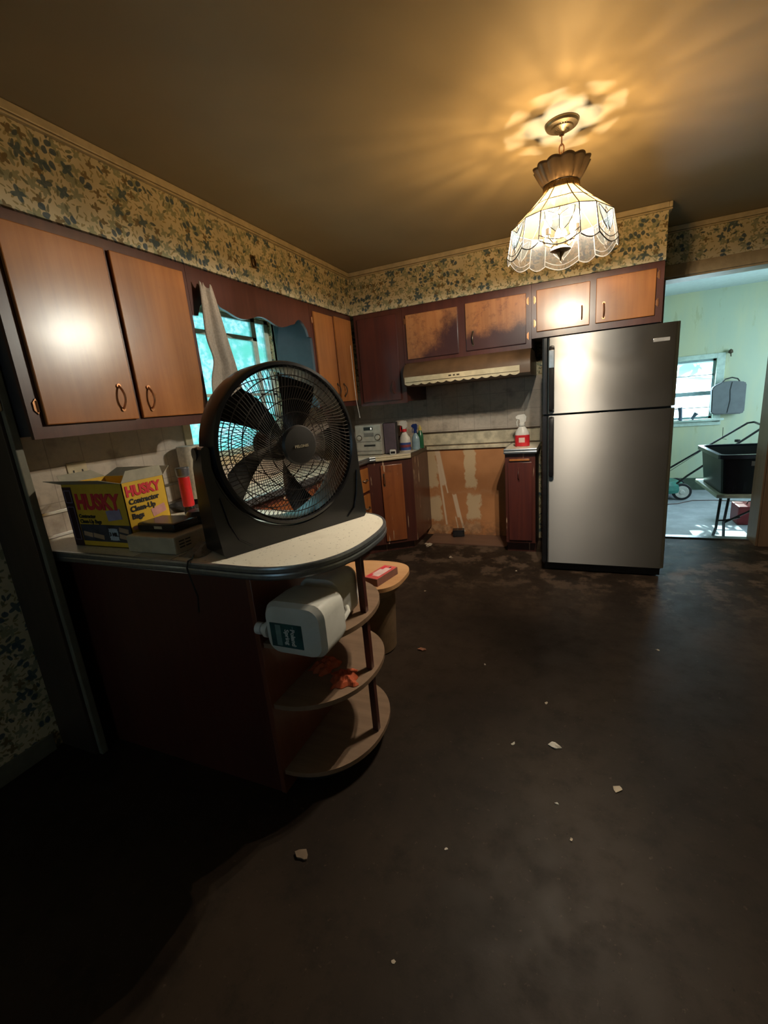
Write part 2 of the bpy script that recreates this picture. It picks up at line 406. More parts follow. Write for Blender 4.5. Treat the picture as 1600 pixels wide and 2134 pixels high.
# stripped wall where the range stood
def gap_mat():
    t = NT('stripped_wall_with_joint_compound'); c = t.coord(); x = t.xyz(c)
    nz = t.noise(c, 12, 5, .6); nx = t.ma('MULTIPLY', t.ma('SUBTRACT', nz, .5), .13)
    X = t.ma('ADD', x[0], nx); Z = t.ma('ADD', x[2], t.ma('MULTIPLY', nx, 1.4))
    col = t.mix(t.ramp(t.noise(c, 3, 4), .3, .7), (.36, .15, .055), (.46, .205, .08))
    def box(cx, hw, z0, z1, e=.02):
        a = t.ramp(t.ma('ABSOLUTE', t.ma('SUBTRACT', X, cx)), hw, hw-e)
        b = t.ma('MULTIPLY', t.ramp(Z, z0, z0+e*2), t.ramp(Z, z1, z1-e*2))
        return t.ma('MULTIPLY', a, b)
    for cx, hw, z0, z1, k in ((-1.295, .065, .47, .93, .85), (-1.275, .075, .13, .42, .85), (-.905, .062, .46, .96, .85), (-.885, .078, .15, .44, .85),
                              (-1.09, .5, .41, .47, .12), (-.9, .09, .02, .16, .35), (-1.25, .12, .0, .12, .35)):
        col = t.mix(t.ma('MULTIPLY', box(cx, hw, z0, z1), k), col, (.55, .42, .26))
    # runs of dried paint: (x at the top, x at the bottom, top, bottom, half width)
    for xa, xb, zt, zb, w in ((-1.235, -1.17, .92, .52, .032), (-1.225, -1.165, .74, .10, .012), (-1.19, -1.135, .70, .42, .009), (-1.075, -1.03, .43, .18, .026), (-1.035, -.985, .26, .03, .013), (-1.075, -1.05, .22, .07, .007)):
        k = (xb-xa)/(zb-zt)
        dx = t.ma('ABSOLUTE', t.ma('SUBTRACT', t.ma('SUBTRACT', x[0], xa), t.ma('MULTIPLY', t.ma('SUBTRACT', x[2], zt), k)))
        f = t.ma('MULTIPLY', t.ramp(dx, w, w*.6), t.ma('MULTIPLY', t.ramp(Z, zb, zb+.02), t.ramp(Z, zt, zt-.02)))
        col = t.mix(t.ma('MULTIPLY', f, .9), col, (.62, .48, .34))
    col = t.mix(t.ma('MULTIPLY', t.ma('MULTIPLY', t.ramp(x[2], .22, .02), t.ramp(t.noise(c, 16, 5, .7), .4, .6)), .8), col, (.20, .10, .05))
    t.base(col); t.rough(.6); return t.m
M['gap'] = gap_mat()
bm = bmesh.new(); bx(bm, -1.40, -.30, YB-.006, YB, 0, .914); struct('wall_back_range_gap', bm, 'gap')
# doorway
bm = bmesh.new(); bx(bm, .56, 1.47, YB-.022, YB, DZ, DZ+.085, .004); bx(bm, DX0, DX1, YB, 4.38, DZ-.012, DZ); struct('trim_8', bm, 'header')
bm = bmesh.new(); bx(bm, DX1, DX1+.09, YB-.022, YB, 0, DZ, .004); bx(bm, DX1-.014, DX1, YB-.01, 4.39, 0, DZ-.012, .003); struct('trim_9', bm, 'jamb')
bm = bmesh.new(); bx(bm, .55, DX0, YB-.022, YB, 0, DZ, .004); bx(bm, DX0, DX0+.014, YB-.01, 4.39, 0, DZ-.012, .003); struct('trim_10', bm, 'jamb')
bm = bmesh.new(); bx(bm, DX0, DX1, 4.33, 4.40, .0, .012, .004); struct('trim_11', bm, M['edge_metal'])
bm = bmesh.new(); bx(bm, 1.47, 2.3, YB-.02, YB, 0, .13, .005); struct('baseboard_back', bm, wood('red_brown_baseboard', (.12, .03, .012), (.16, .045, .02), .4))
bm = bmesh.new(); bx(bm, XL, XL+.016, -2.0, .90, 0, .08, .004); struct('baseboard_left', bm, 'near_edge')
# near dark board at the left
bm = bmesh.new(); bx(bm, XL, -1.865, .930, .962, 0, 2.108, .003)
o = struct('trim_12', bm, 'near_board')
bm = bmesh.new(); bx(bm, -1.864, -1.840, .940, .968, 0, 2.106, .004); struct('trim_13', bm, 'near_edge')

# kitchen window
def window_pane_mat(name, c):
    t = NT(name); t.t.nodes.remove(t.b); co = t.coord()
    v = t.noise(t.scale(co, (1, 18, 26)), 1.0, 5, .65); v2 = t.noise(t.scale(co, (1, 3, 5)), 1.0, 2)
    bp = t.n('ShaderNodeBump'); bp.inputs['Strength'].default_value = .9; bp.inputs['Distance'].default_value = .01; t.l(v, bp.inputs['Height'])
    col = t.mix(t.ramp(v, .42, .60), c, tuple(min(1, q*1.5+.1) for q in c))
    col = t.mix(t.ramp(v2, .45, .65), col, tuple(q*r for q, r in zip(c, (.9, 1.0, .92))))
    tr = t.n('ShaderNodeBsdfTransparent'); tl = t.n('ShaderNodeBsdfTranslucent'); gl = t.n('ShaderNodeBsdfGlossy'); gl.inputs['Roughness'].default_value = .15
    t.l(col, tl.inputs[0]); t.l(col, tr.inputs[0]); t.l(bp.outputs[0], tl.inputs['Normal']); t.l(bp.outputs[0], gl.inputs['Normal'])
    m1 = t.n('ShaderNodeMixShader'); m1.inputs[0].default_value = .45; t.l(tr.outputs[0], m1.inputs[1]); t.l(tl.outputs[0], m1.inputs[2])
    m2 = t.n('ShaderNodeMixShader'); m2.inputs[0].default_value = .06; t.l(m1.outputs[0], m2.inputs[1]); t.l(gl.outputs[0], m2.inputs[2])
    t.l(m2.outputs[0], t.out.inputs[0]); return t.m
M['pane_cyan'] = window_pane_mat('rippled_cyan_window_film', (.52, .86, .80))
M['pane_clear'] = window_pane_mat('clear_window_glass', (.92, .98, 1.0))
M['win_grey'] = plain('grey_green_sash', (.50, .62, .58), .5)
w = thing('window_1', '', '', (XL, 2.48, WZ0)); del w['label']; del w['category']; w['kind'] = 'structure'
bm = bmesh.new()
for y0, y1, z0, z1 in ((WY0-.055, WY0, WZ0-.06, WZ1+.03), (WY1, WY1+.085, WZ0-.06, WZ1+.03), (WY0, WY1, WZ0-.06, WZ0), (WY0, WY1, WZ1, WZ1+.03)):
    bx(bm, XL-.02, XL+.02, y0, y1, z0, z1, .003)
finish('window_casing', bm, 'cream', w)
bm = bmesh.new()
for y0, y1, z0, z1 in ((WY0, WY0+.03, WZ0, WZ1), (WY1-.05, WY1, WZ0, WZ1), (WY0, WY1, WZ0, WZ0+.03), (WY0, WY1, WZ1-.03, WZ1), (WY1-.20, WY1-.15, WZ0, WZ1), (WY0, WY1, 1.50, 1.52), (WY0, WY1-.15, WZ1-.16, WZ1-.13)):
    bx(bm, XL-.075, XL-.05, y0, y1, z0, z1, .003)
finish('window_sash', bm, 'win_grey', w)
bm = bmesh.new(); bx(bm, XL-.066, XL-.062, WY0, WY1, WZ0, WZ1); finish('window_pane', bm, 'pane_cyan', w)
bm = bmesh.new(); tube(bm, [(XL-.045, 2.03, 1.985), (XL-.04, 2.07, 1.96), (XL-.04, 2.105, 1.915), (XL-.035, 2.12, 1.905)], .005, 6); finish('window_latch', bm, 'black', w)

# back room
GF, GY, GX = -.20, 7.30, 3.2
bm = bmesh.new(); bx(bm, -.2, GX+.15, 4.38, GY+.15, GF-.06, GF); struct('floor_back_room', bm, 'concrete')
bm = bmesh.new(); bx(bm, -.2, GX+.15, 4.38, GY+.15, 2.42, 2.48); struct('ceiling_back_room', bm, 'garage_ceiling')
gx0, gx1, gz0, gz1 = 1.12, 1.74, .79, 1.57
bm = bmesh.new()
bx(bm, -.2, gx0, GY, GY+.15, GF, 2.42); bx(bm, gx1, GX+.15, GY, GY+.15, GF, 2.42); bx(bm, gx0, gx1, GY, GY+.15, GF, gz0); bx(bm, gx0, gx1, GY, GY+.15, gz1, 2.42)
struct('wall_back_room_far', bm, 'green_wall')
bm = bmesh.new(); bx(bm, -.35, -.2, 4.38, GY+.15, GF, 2.42); struct('wall_back_room_left', bm, 'green_wall')
bm = bmesh.new()
sy0, sy1, sz0, sz1 = 4.9, 6.5, .75, 2.0
bx(bm, GX, GX+.15, 4.38, sy0, GF, 2.42); bx(bm, GX, GX+.15, sy1, GY, GF, 2.42); bx(bm, GX, GX+.15, sy0, sy1, GF, sz0); bx(bm, GX, GX+.15, sy0, sy1, sz1, 2.42)
struct('wall_back_room_right', bm, 'green_wall')
bm = bmesh.new(); bx(bm, .5, GX, 4.38, 4.385, 2.10, 2.42); bx(bm, -.2, .5, 4.38, 4.385, GF, 2.42); bx(bm, 1.6, GX, 4.38, 4.385, GF, 2.42); struct('wall_back_room_near', bm, 'green_wall')
bm = bmesh.new(); bx(bm, .3, GX, GY-.02, GY, GF, GF+.17, .004); struct('baseboard_back_room', bm, plain('dark_green_baseboard', (.045, .07, .045), .6))
w = thing('window_2', '', '', (1.43, GY, gz0)); del w['label']; del w['category']; w['kind'] = 'structure'
bm = bmesh.new()
for x0, x1, z0, z1 in ((gx0-.07, gx0, gz0-.05, gz1+.06), (gx1, gx1+.09, gz0-.05, gz1+.06), (gx0, gx1, gz1, gz1+.06)): bx(bm, x0, x1, GY-.02, GY+.02, z0, z1, .003)
bx(bm, gx0-.1, gx1+.12, GY-.07, GY+.02, gz0-.03, gz0, .004); bx(bm, gx0-.08, gx1+.1, GY-.02, GY, gz0-.09, gz0-.035, .003)
finish('window_casing', bm, plain('pale_blue_casing', (.46, .56, .50), .5), w)
bm = bmesh.new()
for z0, z1 in ((gz1-.03, gz1), (1.36, 1.372), (1.10, 1.155), (.905+.03, .947), (gz0, gz0+.03)): bx(bm, gx0, gx1, GY+.03, GY+.05, z0, z1)
bx(bm, gx1-.03, gx1, GY+.03, GY+.05, gz0, gz1); bx(bm, gx0, gx0+.03, GY+.03, GY+.05, gz0, gz1)
finish('window_sash', bm, plain('blue_grey_sash', (.25, .36, .38), .5), w)
bm = bmesh.new(); bx(bm, gx0, gx1, GY+.06, GY+.064, gz0, gz1); finish('window_pane', bm, 'pane_clear', w)

# ------------------------------------------------------------------ cabinets
def pull(parent, c, n, L=.095, out=.028, m='copper', rad=.0045, bend=0.0, horiz=None):
    """arched pull; c = middle on the door face, n = outward direction"""
    c, n = Vector(c), Vector(n).normalized(); bm = bmesh.new(); up = Vector((0, 0, 1)) if horiz is None else Vector(horiz)
    pts = [c+up*(L*(i/12-.5))+n*(out*math.sin(PI*i/12)**.7) for i in range(13)]
    tube(bm, pts, [rad*(1.5 if i in (0, 12) else 1) for i in range(13)], 8)
    for s in (-1, 1):
        p = c+up*(s*L/2); tube(bm, [p-n*.001, p+n*.006], rad*2.1, 8)
    return finish('handle', bm, m, parent)
def hinge(parent, c, n, side):
    """small butterfly hinge beside a door; side = unit vector along the face"""
    c, n, s = Vector(c), Vector(n), Vector(side); bm = bmesh.new(); u = Vector((0, 0, 1))
    A = [c+u*a+s*b for a, b in ((-.028, 0), (-.014, .012), (.014, .012), (.028, 0), (.012, -.004), (-.012, -.004))]
    lo = [bm.verts.new(p) for p in A]; hi = [bm.verts.new(p+n*.004) for p in A]
    bm.faces.new(lo); bm.faces.new(hi[::-1])
    for i in range(6): bm.faces.new((lo[i], lo[(i+1) % 6], hi[(i+1) % 6], hi[i]))
    tube(bm, [c-u*.02+n*.004, c+u*.02+n*.004], .004, 6)
    return finish('hinge', bm, 'copper', parent)
def frame_slab(bm, a0, a1, z0, z1, openings, d0, d1, axis):
    """face frame: stiles and rails around openings [(a0,a1,z0,z1)...] in one row"""
    def b(p0, p1, q0, q1):
        if axis == 'y': bx(bm, p0, p1, d0, d1, q0, q1)
        else: bx(bm, d0, d1, p0, p1, q0, q1)
    zb = min(o[2] for o in openings); zt = max(o[3] for o in openings)
    b(a0, a1, z0, zb); b(a0, a1, zt, z1)
    e = [a0]+[v for o in openings for v in o[:2]]+[a1]
    for i in range(0, len(e), 2): b(e[i], e[i+1], zb, zt)

FY, DYF = 3.645, 3.630      # frame front, door front (back run)
def back_cab(label, x0, x1, z0, z1, doors, mats, handles, dark=False, hinges=()):
    t = thing('wall_cabinet', label, 'cabinet', ((x0+x1)/2, (FY+YB)/2, z0))
    bm = bmesh.new(); bx(bm, x0, x1, FY+.018, YB-.001, z0+.012, z1-.001); finish('body', bm, 'frame', t)
    bm = bmesh.new(); frame_slab(bm, x0, x1, z0, z1-.001, [(a+.012, b-.012, c+.012, d-.012) for a, b, c, d in doors], FY, FY+.018, 'y'); finish('face_frame', bm, 'frame', t)
    for i, (a, b, c, d) in enumerate(doors):
        bm = bmesh.new(); bx(bm, a, b, DYF, FY-.0005, c, d, .004); dr = finish('door', bm, mats[i], t)
        if handles[i]:
            hx, hz, hm = handles[i]; pull(dr, (hx, DYF, hz), (0, -1, 0), m=hm)
    for hx, hz, s in hinges: hinge(t, (hx, FY-.001, hz), (0, -1, 0), (s, 0, 0))
    return t
back_cab('dark maroon single-door wall cabinet in the kitchen corner beside the range hood', -1.742, -1.302, 1.355, SZ, [(-1.707, -1.35, 1.385, 2.072)], ['door_dark'], [(-1.415, 1.49, 'frame')])
back_cab('short two-door wall cabinet with scorched, worn doors above the range hood', -1.300, -.290, 1.672, SZ, [(-1.268, -.838, 1.70, 2.045), (-.776, -.326, 1.708, 2.055)], ['door_worn_left', 'door_worn_right'], [None, (-.72, 1.795, 'brown_metal')],
         hinges=((-.31, 2.0, -1), (-.31, 1.76, -1), (-1.283, 2.0, 1)))
back_cab('short two-door orange wood wall cabinet above the refrigerator', -.288, .541, 1.737, SZ, [(-.253, .100, 1.779, 2.062), (.138, .495, 1.781, 2.070)], ['door', 'door'], [(.05, 1.865, 'copper'), (.188, 1.858, 'copper')],
         hinges=((.513, 2.03, -1), (.513, 1.86, -1), (-.27, 2.0, 1), (-.27, 1.84, 1)))

FX, DXF = -1.766, -1.750
def left_cab(label, y0, y1, z0, z1, doors, mats, handles, hinges=()):
    t = thing('wall_cabinet', label, 'cabinet', ((XL+FX)/2, (y0+y1)/2, z0))
    bm = bmesh.new(); bx(bm, XL+.009, FX-.018, y0, y1, z0+.012, z1-.001); finish('body', bm, 'side', t)
    bm = bmesh.new(); frame_slab(bm, y0, y1, z0, z1-.001, [(a+.012, b-.012, c+.012, d-.012) for a, b, c, d in doors], FX-.018, FX, 'x'); finish('face_frame', bm, 'frame', t)
    for i, (a, b, c, d) in enumerate(doors):
        bm = bmesh.new(); bx(bm, FX+.0005, DXF, a, b, c, d, .004); dr = finish('door', bm, mats[i], t)
        if handles[i]:
            hy, hz, hm = handles[i]; pull(dr, (DXF, hy, hz), (1, 0, 0), m=hm)
    for hy, hz, s in hinges: hinge(t, (FX+.001, hy, hz), (1, 0, 0), (0, s, 0))
    return t
left_cab('large glossy orange-brown two-door wall cabinet left of the kitchen window', .972, 1.832, 1.345, SZ, [(1.018, 1.398, 1.392, 2.068), (1.420, 1.800, 1.394, 2.068)], ['door', 'door'], [(1.328, 1.483, 'copper'), (1.470, 1.477, 'copper')],
         hinges=((1.006, 1.46, -1), (1.006, 2.0, -1)))
left_cab('narrow orange wood two-door wall cabinet right of the kitchen window, partly behind the fan', 2.965, 3.628, 1.37, SZ, [(2.998, 3.285, 1.415, 2.062), (3.315, 3.603, 1.41, 2.070)], ['door', 'door'], [(3.25, 1.50, 'brown_metal'), (3.36, 1.50, 'brown_metal')],
         hinges=((2.985, 2.0, -1),))
# scalloped valance between the left cabinets
bm = bmesh.new(); pts = [(1.834, SZ-.002), (1.834, 1.91)]
N = 60
for i in range(N+1):
    y = 1.834+(2.963-1.834)*i/N; s = abs(y-2.40)/.56
    z = 1.925+.018*math.cos(s*PI*3.0) + (.045*max(0, math.cos((s-.78)*PI/.3)) if abs(s-.78) < .15 else 0) - .03*(s > .93)
    pts.append((y, z))
pts.append((2.963, SZ-.002))
prism(bm, pts, FX-.018, FX, 'yz')
tag(finish('window_valance', bm, 'frame'), 'dark red scalloped wood valance board above the kitchen window', 'valance')

# lower cabinets
t = thing('peninsula_cabinet', 'dark red peninsula cabinet with rounded open end shelves', 'cabinet', (-1.5, 1.33, 0))
bm = bmesh.new(); bx(bm, XL+.012, -.968, 1.032, 1.628, .0, .872); finish('body', bm, 'frame', t)
bm = bmesh.new(); bx(bm, -.968, -.948, 1.028, 1.632, .0, .872, .002); finish('end_panel', bm, wood('end_panel_wood', (.12, .035, .018), (.16, .05, .025), .4), t)
M['shelf'] = wood('dusty_shelf_wood', (.19, .115, .068), (.25, .16, .10), .55, axis='x')
for z in (.095, .375, .615):
    bm = bmesh.new(); prism(bm, [(-.948, 1.04)]+arcpts(-.948, 1.33, .272, .29, -90, 90, 28, 2.15)[0:]+[(-.948, 1.62)], z-.018, z); finish('shelf', bm, 'shelf', t)
bm = bmesh.new(); prism(bm, [(-.948, 1.10)]+arcpts(-.948, 1.33, .20, .23, -90, 90, 20)+[(-.948, 1.56)], 0, .077); finish('plinth', bm, 'black_soft', t)
for z0, z1 in ((.095, .357), (.375, .597), (.615, .872)):
    bm = bmesh.new(); bx(bm, -.717, -.693, 1.318, 1.342, z0, z1, .002); finish('post', bm, 'frame', t)

t = thing('base_cabinet', 'orange wood drawer cabinet along the window wall, mostly hidden by the fan', 'cabinet', (-1.9, 2.55, 0))
bm = bmesh.new(); bx(bm, XL+.012, -1.67, 1.64, 3.485, .09, .872); bx(bm, XL+.012, -1.73, 1.64, 3.485, 0, .09); finish('body', bm, 'base_frame', t)
for y0, y1, z0, z1, nm in ((3.295, 3.465, .625, .83, 'drawer'), (3.295, 3.465, .36, .60, 'drawer'), (3.295, 3.465, .12, .335, 'drawer'), (2.62, 3.2, .12, .83, 'door'), (1.98, 2.57, .12, .83, 'door')):
    bm = bmesh.new(); bx(bm, -1.6695, -1.652, y0, y1, z0, z1, .004); d = finish(nm, bm, 'base_door' if nm == 'door' else 'door', t)
    if nm == 'drawer': pull(d, (-1.652, (y0+y1)/2, (z0+z1)/2), (1, 0, 0), m='brown_metal', L=.075, horiz=(0, 1, 0))
    else: pull(d, (-1.652, y0+.06, .7), (1, 0, 0), m='brown_metal')

t = thing('corner_cabinet', 'angled corner base cabinet with a scratched orange door beside the empty range gap', 'cabinet', (-1.7, 3.8, 0))
bm = bmesh.new(); prism(bm, [(XL+.012, 3.487), (-1.668, 3.487), (-1.60, 3.535), (-1.325, 3.715), (-1.325, 4.185), (XL+.012, 4.185)], .09, .8725)
prism(bm, [(XL+.05, 3.5), (-1.74, 3.5), (-1.63, 3.60), (-1.38, 3.77), (-1.38, 4.18), (XL+.05, 4.18)], 0, .09); finish('body', bm, 'base_frame', t)
a, b = Vector((-1.60, 3.535, 0)), Vector((-1.325, 3.715, 0)); dd = (b-a).normalized(); nn = Vector((dd.y, -dd.x, 0))
def on_diag(s, z, out): return a+dd*s+nn*out+Vector((0, 0, z))
bm = bmesh.new(); L = (b-a).length
c = on_diag(L*.40, .475, .0092); obox(bm, c, L*.60, .017, .71, bev=.004, rot=Matrix.Rotation(math.atan2(dd.y, dd.x), 4, 'Z')); d = finish('door', bm, 'base_door', t)
pull(d, on_diag(L*.17, .70, .0178), nn, m='brown_metal', L=.1)

t = thing('narrow_base_cabinet', 'narrow dark maroon base cabinet between the range gap and the refrigerator', 'cabinet', (-.39, 3.95, 0))
bm = bmesh.new(); bx(bm, -.512, -.272, 3.735, YB-.006, .10, .872); bx(bm, -.512, -.272, 3.80, YB-.006, 0, .10); finish('body', bm, 'base_frame', t)
bm = bmesh.new(); bx(bm, -.487, -.297, 3.718, 3.7345, .125, .80, .004); d = finish('door', bm, 'door_dark', t); pull(d, (-.40, 3.718, .70), (0, -1, 0), m='frame')
bm = bmesh.new(); bx(bm, -.475, -.315, 3.716, 3.7345, .812, .828, .003); finish('cutting_board_edge', bm, 'door', t)

# worktops
EDGE = arcpts(-.93, 1.32, .29, .34, -90, 90, 36, 2.5)
t = thing('worktop', 'white flecked laminate worktop with ribbed metal edge and rounded peninsula end', 'worktop', (-1.5, 1.9, .874))
bm = bmesh.new(); prism(bm, [(XL+.010, .985)]+EDGE+[(-1.58, 1.66), (-1.635, 1.72), (-1.635, 3.47), (-1.59, 3.505), (-1.325, 3.69), (-1.325, 4.17), (XL+.010, 4.17)], .874, .914)
finish('surface', bm, 'laminate', t)
def edge_strip(bm, path, z0, z1, th=.005, ribs=3):
    prof = [(0, z0), (th, z0), (th, z1), (0, z1)]
    n = len(path); rows = []
    for i, p in enumerate(path):
        p = Vector((*p, 0)); q0 = Vector((*path[max(i-1, 0)], 0)); q1 = Vector((*path[min(i+1, n-1)], 0)); d = (q1-q0).normalized(); o = Vector((d.y, -d.x, 0))
        zs = [z0+(z1-z0)*k/8 for k in range(9)]
        row = [bm.verts.new(p+Vector((0, 0, z0)))]
        for k, z in enumerate(zs): row.append(bm.verts.new(p+o*(th*(1.0 if k % 4 else .6))+Vector((0, 0, z))))
        row.append(bm.verts.new(p-o*.006+Vector((0, 0, z1+.0012)))); row.append(bm.verts.new(p-o*.006+Vector((0, 0, z0))))
        rows.append(row)
    m = len(rows[0])
    for A, Bq in zip(rows, rows[1:]):
        for k in range(m): bm.faces.new((A[k], A[(k+1) % m], Bq[(k+1) % m], Bq[k]))
    bm.faces.new(rows[0]); bm.faces.new(rows[-1][::-1])
bm = bmesh.new(); edge_strip(bm, [(XL+.012, .985), (-1.9, .985), (-1.5, .985), (-1.2, .985)]+EDGE+[(-1.3, 1.66), (-1.59, 1.66)], .8745, .9145); finish('metal_edge', bm, 'edge_metal', t)
bm = bmesh.new(); edge_strip(bm, [(-1.635, 1.74), (-1.635, 3.47), (-1.59, 3.505)], .8745, .9145); finish('metal_edge', bm, 'edge_metal', t)
bm = bmesh.new(); edge_strip(bm, [(-1.59, 3.505), (-1.325, 3.69)], .8745, .9145); finish('pale_edge', bm, 'cream', t)
bm = bmesh.new(); edge_strip(bm, [(-1.325, 3.69), (-1.325, 4.16)], .8745, .9145); finish('metal_edge', bm, 'brown_metal', t)
t = thing('worktop', 'small square of laminate worktop with grey edge beside the refrigerator', 'worktop', (-.385, 3.94, .874))
bm = bmesh.new(); bx(bm, -.512, -.258, 3.70, 4.17, .874, .914); finish('surface', bm, 'laminate', t)
bm = bmesh.new(); edge_strip(bm, [(-.512, 4.16), (-.512, 3.70)], .8745, .9145); edge_strip(bm, [(-.512, 3.70), (-.258, 3.70)], .8745, .9145); finish('metal_edge', bm, 'edge_metal', t)

# range hood
t = thing('range_hood', 'brown curved range hood with a cream scalloped front lip', 'range hood', (-.8, 3.6, 1.46))
prof = [(3.662, 1.672), (3.640, 1.672), (3.605, 1.655), (3.575, 1.625), (3.556, 1.59), (3.55, 1.555), (3.55, 1.50), (3.60, 1.485), (4.18, 1.485), (4.18, 1.672)]
bm = bmesh.new(); prism(bm, prof, -1.292, -.292, 'yz'); finish('shell', bm, plain('brown_enamel_hood', (.10, .055, .028), .38, var=.3, sc=6), t)
bm = bmesh.new(); p = [(-1.276, 1.555), (-1.276, 1.50)]
for k in range(13):
    x0 = -1.276+k*.07
    for j in range(1, 7): p.append((x0+.07*j/6, 1.500-.012*math.sin(PI*j/6)))
p.append((-.366, 1.555)); prism(bm, p, 3.535, 3.5495, 'xz'); finish('scalloped_lip', bm, 'cream', t)
bm = bmesh.new(); bx(bm, -1.27, -.372, 3.5335, 3.535, 1.512, 1.516); finish('lip_groove', bm, 'brown_metal', t)
for x_, w_ in ((-.895, .022), (-.862, .016), (-.83, .022)):
    bm = bmesh.new(); bx(bm, x_-w_/2, x_+w_/2, 3.534, 3.535, 1.530, 1.541); finish('small_mark', bm, 'brown_metal', t)

# refrigerator
def stainless():
    t = NT('brushed_stainless_steel'); c = t.coord()
    n = t.noise(t.scale(c, (3, 3, 260)), 1.0, 3); w_ = t.noise(c, 2.2, 2)
    t.base((.29, .285, .28)); t.b.inputs['Metallic'].default_value = 1.0
    t.rough(t.ramp(w_, .3, .7, .47, .52)); t.b.inputs['Anisotropic'].default_value = .85
    tg = t.n('ShaderNodeTangent', direction_type='RADIAL', axis='Z'); t.l(tg.outputs[0], t.b.inputs['Tangent'])
    t.b.inputs['Anisotropic Rotation'].default_value = 0.25
    t.bump(w_, .05, .02); return t.m
M['steel'] = stainless()
t = thing('refrigerator', 'stainless steel top-freezer refrigerator with black handles', 'refrigerator', (.203, 3.75, 0))
bm = bmesh.new(); bx(bm, -.192, .598, 3.445, 4.15, .03, 1.69, .006)
for x in (-.15, .55):
    for y in (3.5, 4.1): lathe(bm, [(.02, 0), (.02, .03)], (x, y, 0), 12)
finish('body', bm, plain('dark_grey_fridge_side', (.05, .05, .055), .4), t)
def door_plan(x0, x1, y0, y1, r): return [(x0, y1), (x0, y0+r)]+arcpts(x0+r, y0+r, r, r, 180, 270, 8)+arcpts(x1-r*1.5, y0+r*1.5, r*1.5, r*1.5, 270, 360, 8)+[(x1, y1)]
for nm, z0, z1, hz0, hz1, lab in (('freezer_door', 1.192, 1.70, 1.215, 1.640, 'upper door'), ('fridge_door', .075, 1.178, .745, 1.165, 'lower door')):
    bm = bmesh.new(); prism(bm, door_plan(-.166, .607, 3.37, 3.44, .018), z0, z1); d = finish(nm, bm, 'steel', t)
    bm = bmesh.new(); prism(bm, [(-.199, 3.44), (-.199, 3.385)]+arcpts(-.187, 3.382, .012, .012, 180, 270, 5)+[(-.1665, 3.372), (-.1665, 3.44)], z0, z1); finish('door_trim', bm, 'black', d)
    bm = bmesh.new(); hx = -.135
    pp = [(hx, 3.372, hz0), (hx, 3.34, hz0+.012), (hx, 3.325, hz0+.05), (hx, 3.322, (hz0+hz1)/2), (hx, 3.325, hz1-.05), (hx, 3.34, hz1-.012), (hx, 3.372, hz1)]
    b2 = bmesh.new(); tube(b2, [(0, p[1], p[2]) for p in pp], .010, 8); b2.transform(Matrix.Translation((hx, 0, 0)) @ Matrix.Diagonal((1.7, 1, 1, 1))); merge(bm, b2)
    h = finish('handle', bm, 'black', d)
    if nm == 'freezer_door':
        bm = bmesh.new(); bx(bm, hx-.017, hx+.017, 3.308, 3.312, 1.50, 1.615, .0015); finish('handle_plate', bm, 'chrome', h)
        bm = bmesh.new(); bx(bm, .462, .552, 3.3675, 3.3698, 1.592, 1.614, .001); finish('badge', bm, plain('badge_grey', (.45, .45, .46), .3, .6), d)
bm = bmesh.new(); bx(bm, -.18, .59, 3.41, 3.446, .008, .07, .003); finish('toe_grille', bm, 'black_soft', t)
# ------------------------------------------------------------------ pendant lamp
def glass(name, c, tr=.5, gl=.06, k=1.0):
    t = NT(name); t.t.nodes.remove(t.b); co = t.coord()
    v = t.noise(t.scale(co, (60, 60, 12)), 1.0, 3)
    col = t.mix(t.ramp(v, .3, .7), tuple(q*.86 for q in c), c)
    a = t.n('ShaderNodeBsdfTransparent'); b = t.n('ShaderNodeBsdfTranslucent'); g = t.n('ShaderNodeBsdfGlossy'); g.inputs['Roughness'].default_value = .12
    dfu = t.n('ShaderNodeBsdfDiffuse'); 
    dk = t.mix(1.0, (0, 0, 0), col); dk.node.blend_type = 'MULTIPLY'; t.put(dk.node.inputs[6], (k, k, k)); t.l(col, a.inputs[0]); t.l(dk, b.inputs[0])
    t.l(dk, dfu.inputs[0]); m0 = t.n('ShaderNodeMixShader'); m0.inputs[0].default_value = .35; t.l(b.outputs[0], m0.inputs[1]); t.l(dfu.outputs[0], m0.inputs[2])
    m1 = t.n('ShaderNodeMixShader'); m1.inputs[0].default_value = 1-tr; t.l(a.outputs[0], m1.inputs[1]); t.l(m0.outputs[0], m1.inputs[2])
    m2 = t.n('ShaderNodeMixShader'); m2.inputs[0].default_value = gl; t.l(m1.outputs[0], m2.inputs[1]); t.l(g.outputs[0], m2.inputs[2])
    t.l(m2.outputs[0], t.out.inputs[0]); return t.m
def bulb_mat():
    t = NT('glowing_clear_bulb'); t.t.nodes.remove(t.b)
    a = t.n('ShaderNodeBsdfTransparent'); e = t.n('ShaderNodeEmission'); e.inputs[0].default_value = (1, .80, .55, 1); e.inputs[1].default_value = 9
    s = t.n('ShaderNodeAddShader'); t.l(a.outputs[0], s.inputs[0]); t.l(e.outputs[0], s.inputs[1]); t.l(s.outputs[0], t.out.inputs[0]); return t.m
LX, LY = -.060, 2.33
BULB_W = 33.0
t = thing('pendant_lamp', 'leaded glass pendant lamp with amber crown and scalloped skirt hanging on a chain', 'lamp', (LX, LY, H))
bm = bmesh.new(); lathe(bm, [(.067, H-.001), (.067, H-.006), (.062, H-.014), (.045, H-.018), (.043, H-.024), (.025, H-.030), (.012, H-.036), (.010, H-.045)], (LX, LY, 0), 40)
for k in range(28):
    an = 2*PI*k/28; tube(bm, [(LX+.045*math.cos(an), LY+.045*math.sin(an), H-.018), (LX+.024*math.cos(an), LY+.024*math.sin(an), H-.031)], .0022, 5)
finish('canopy', bm, 'brass', t)
bm = bmesh.new(); z = H-.042; k = 0
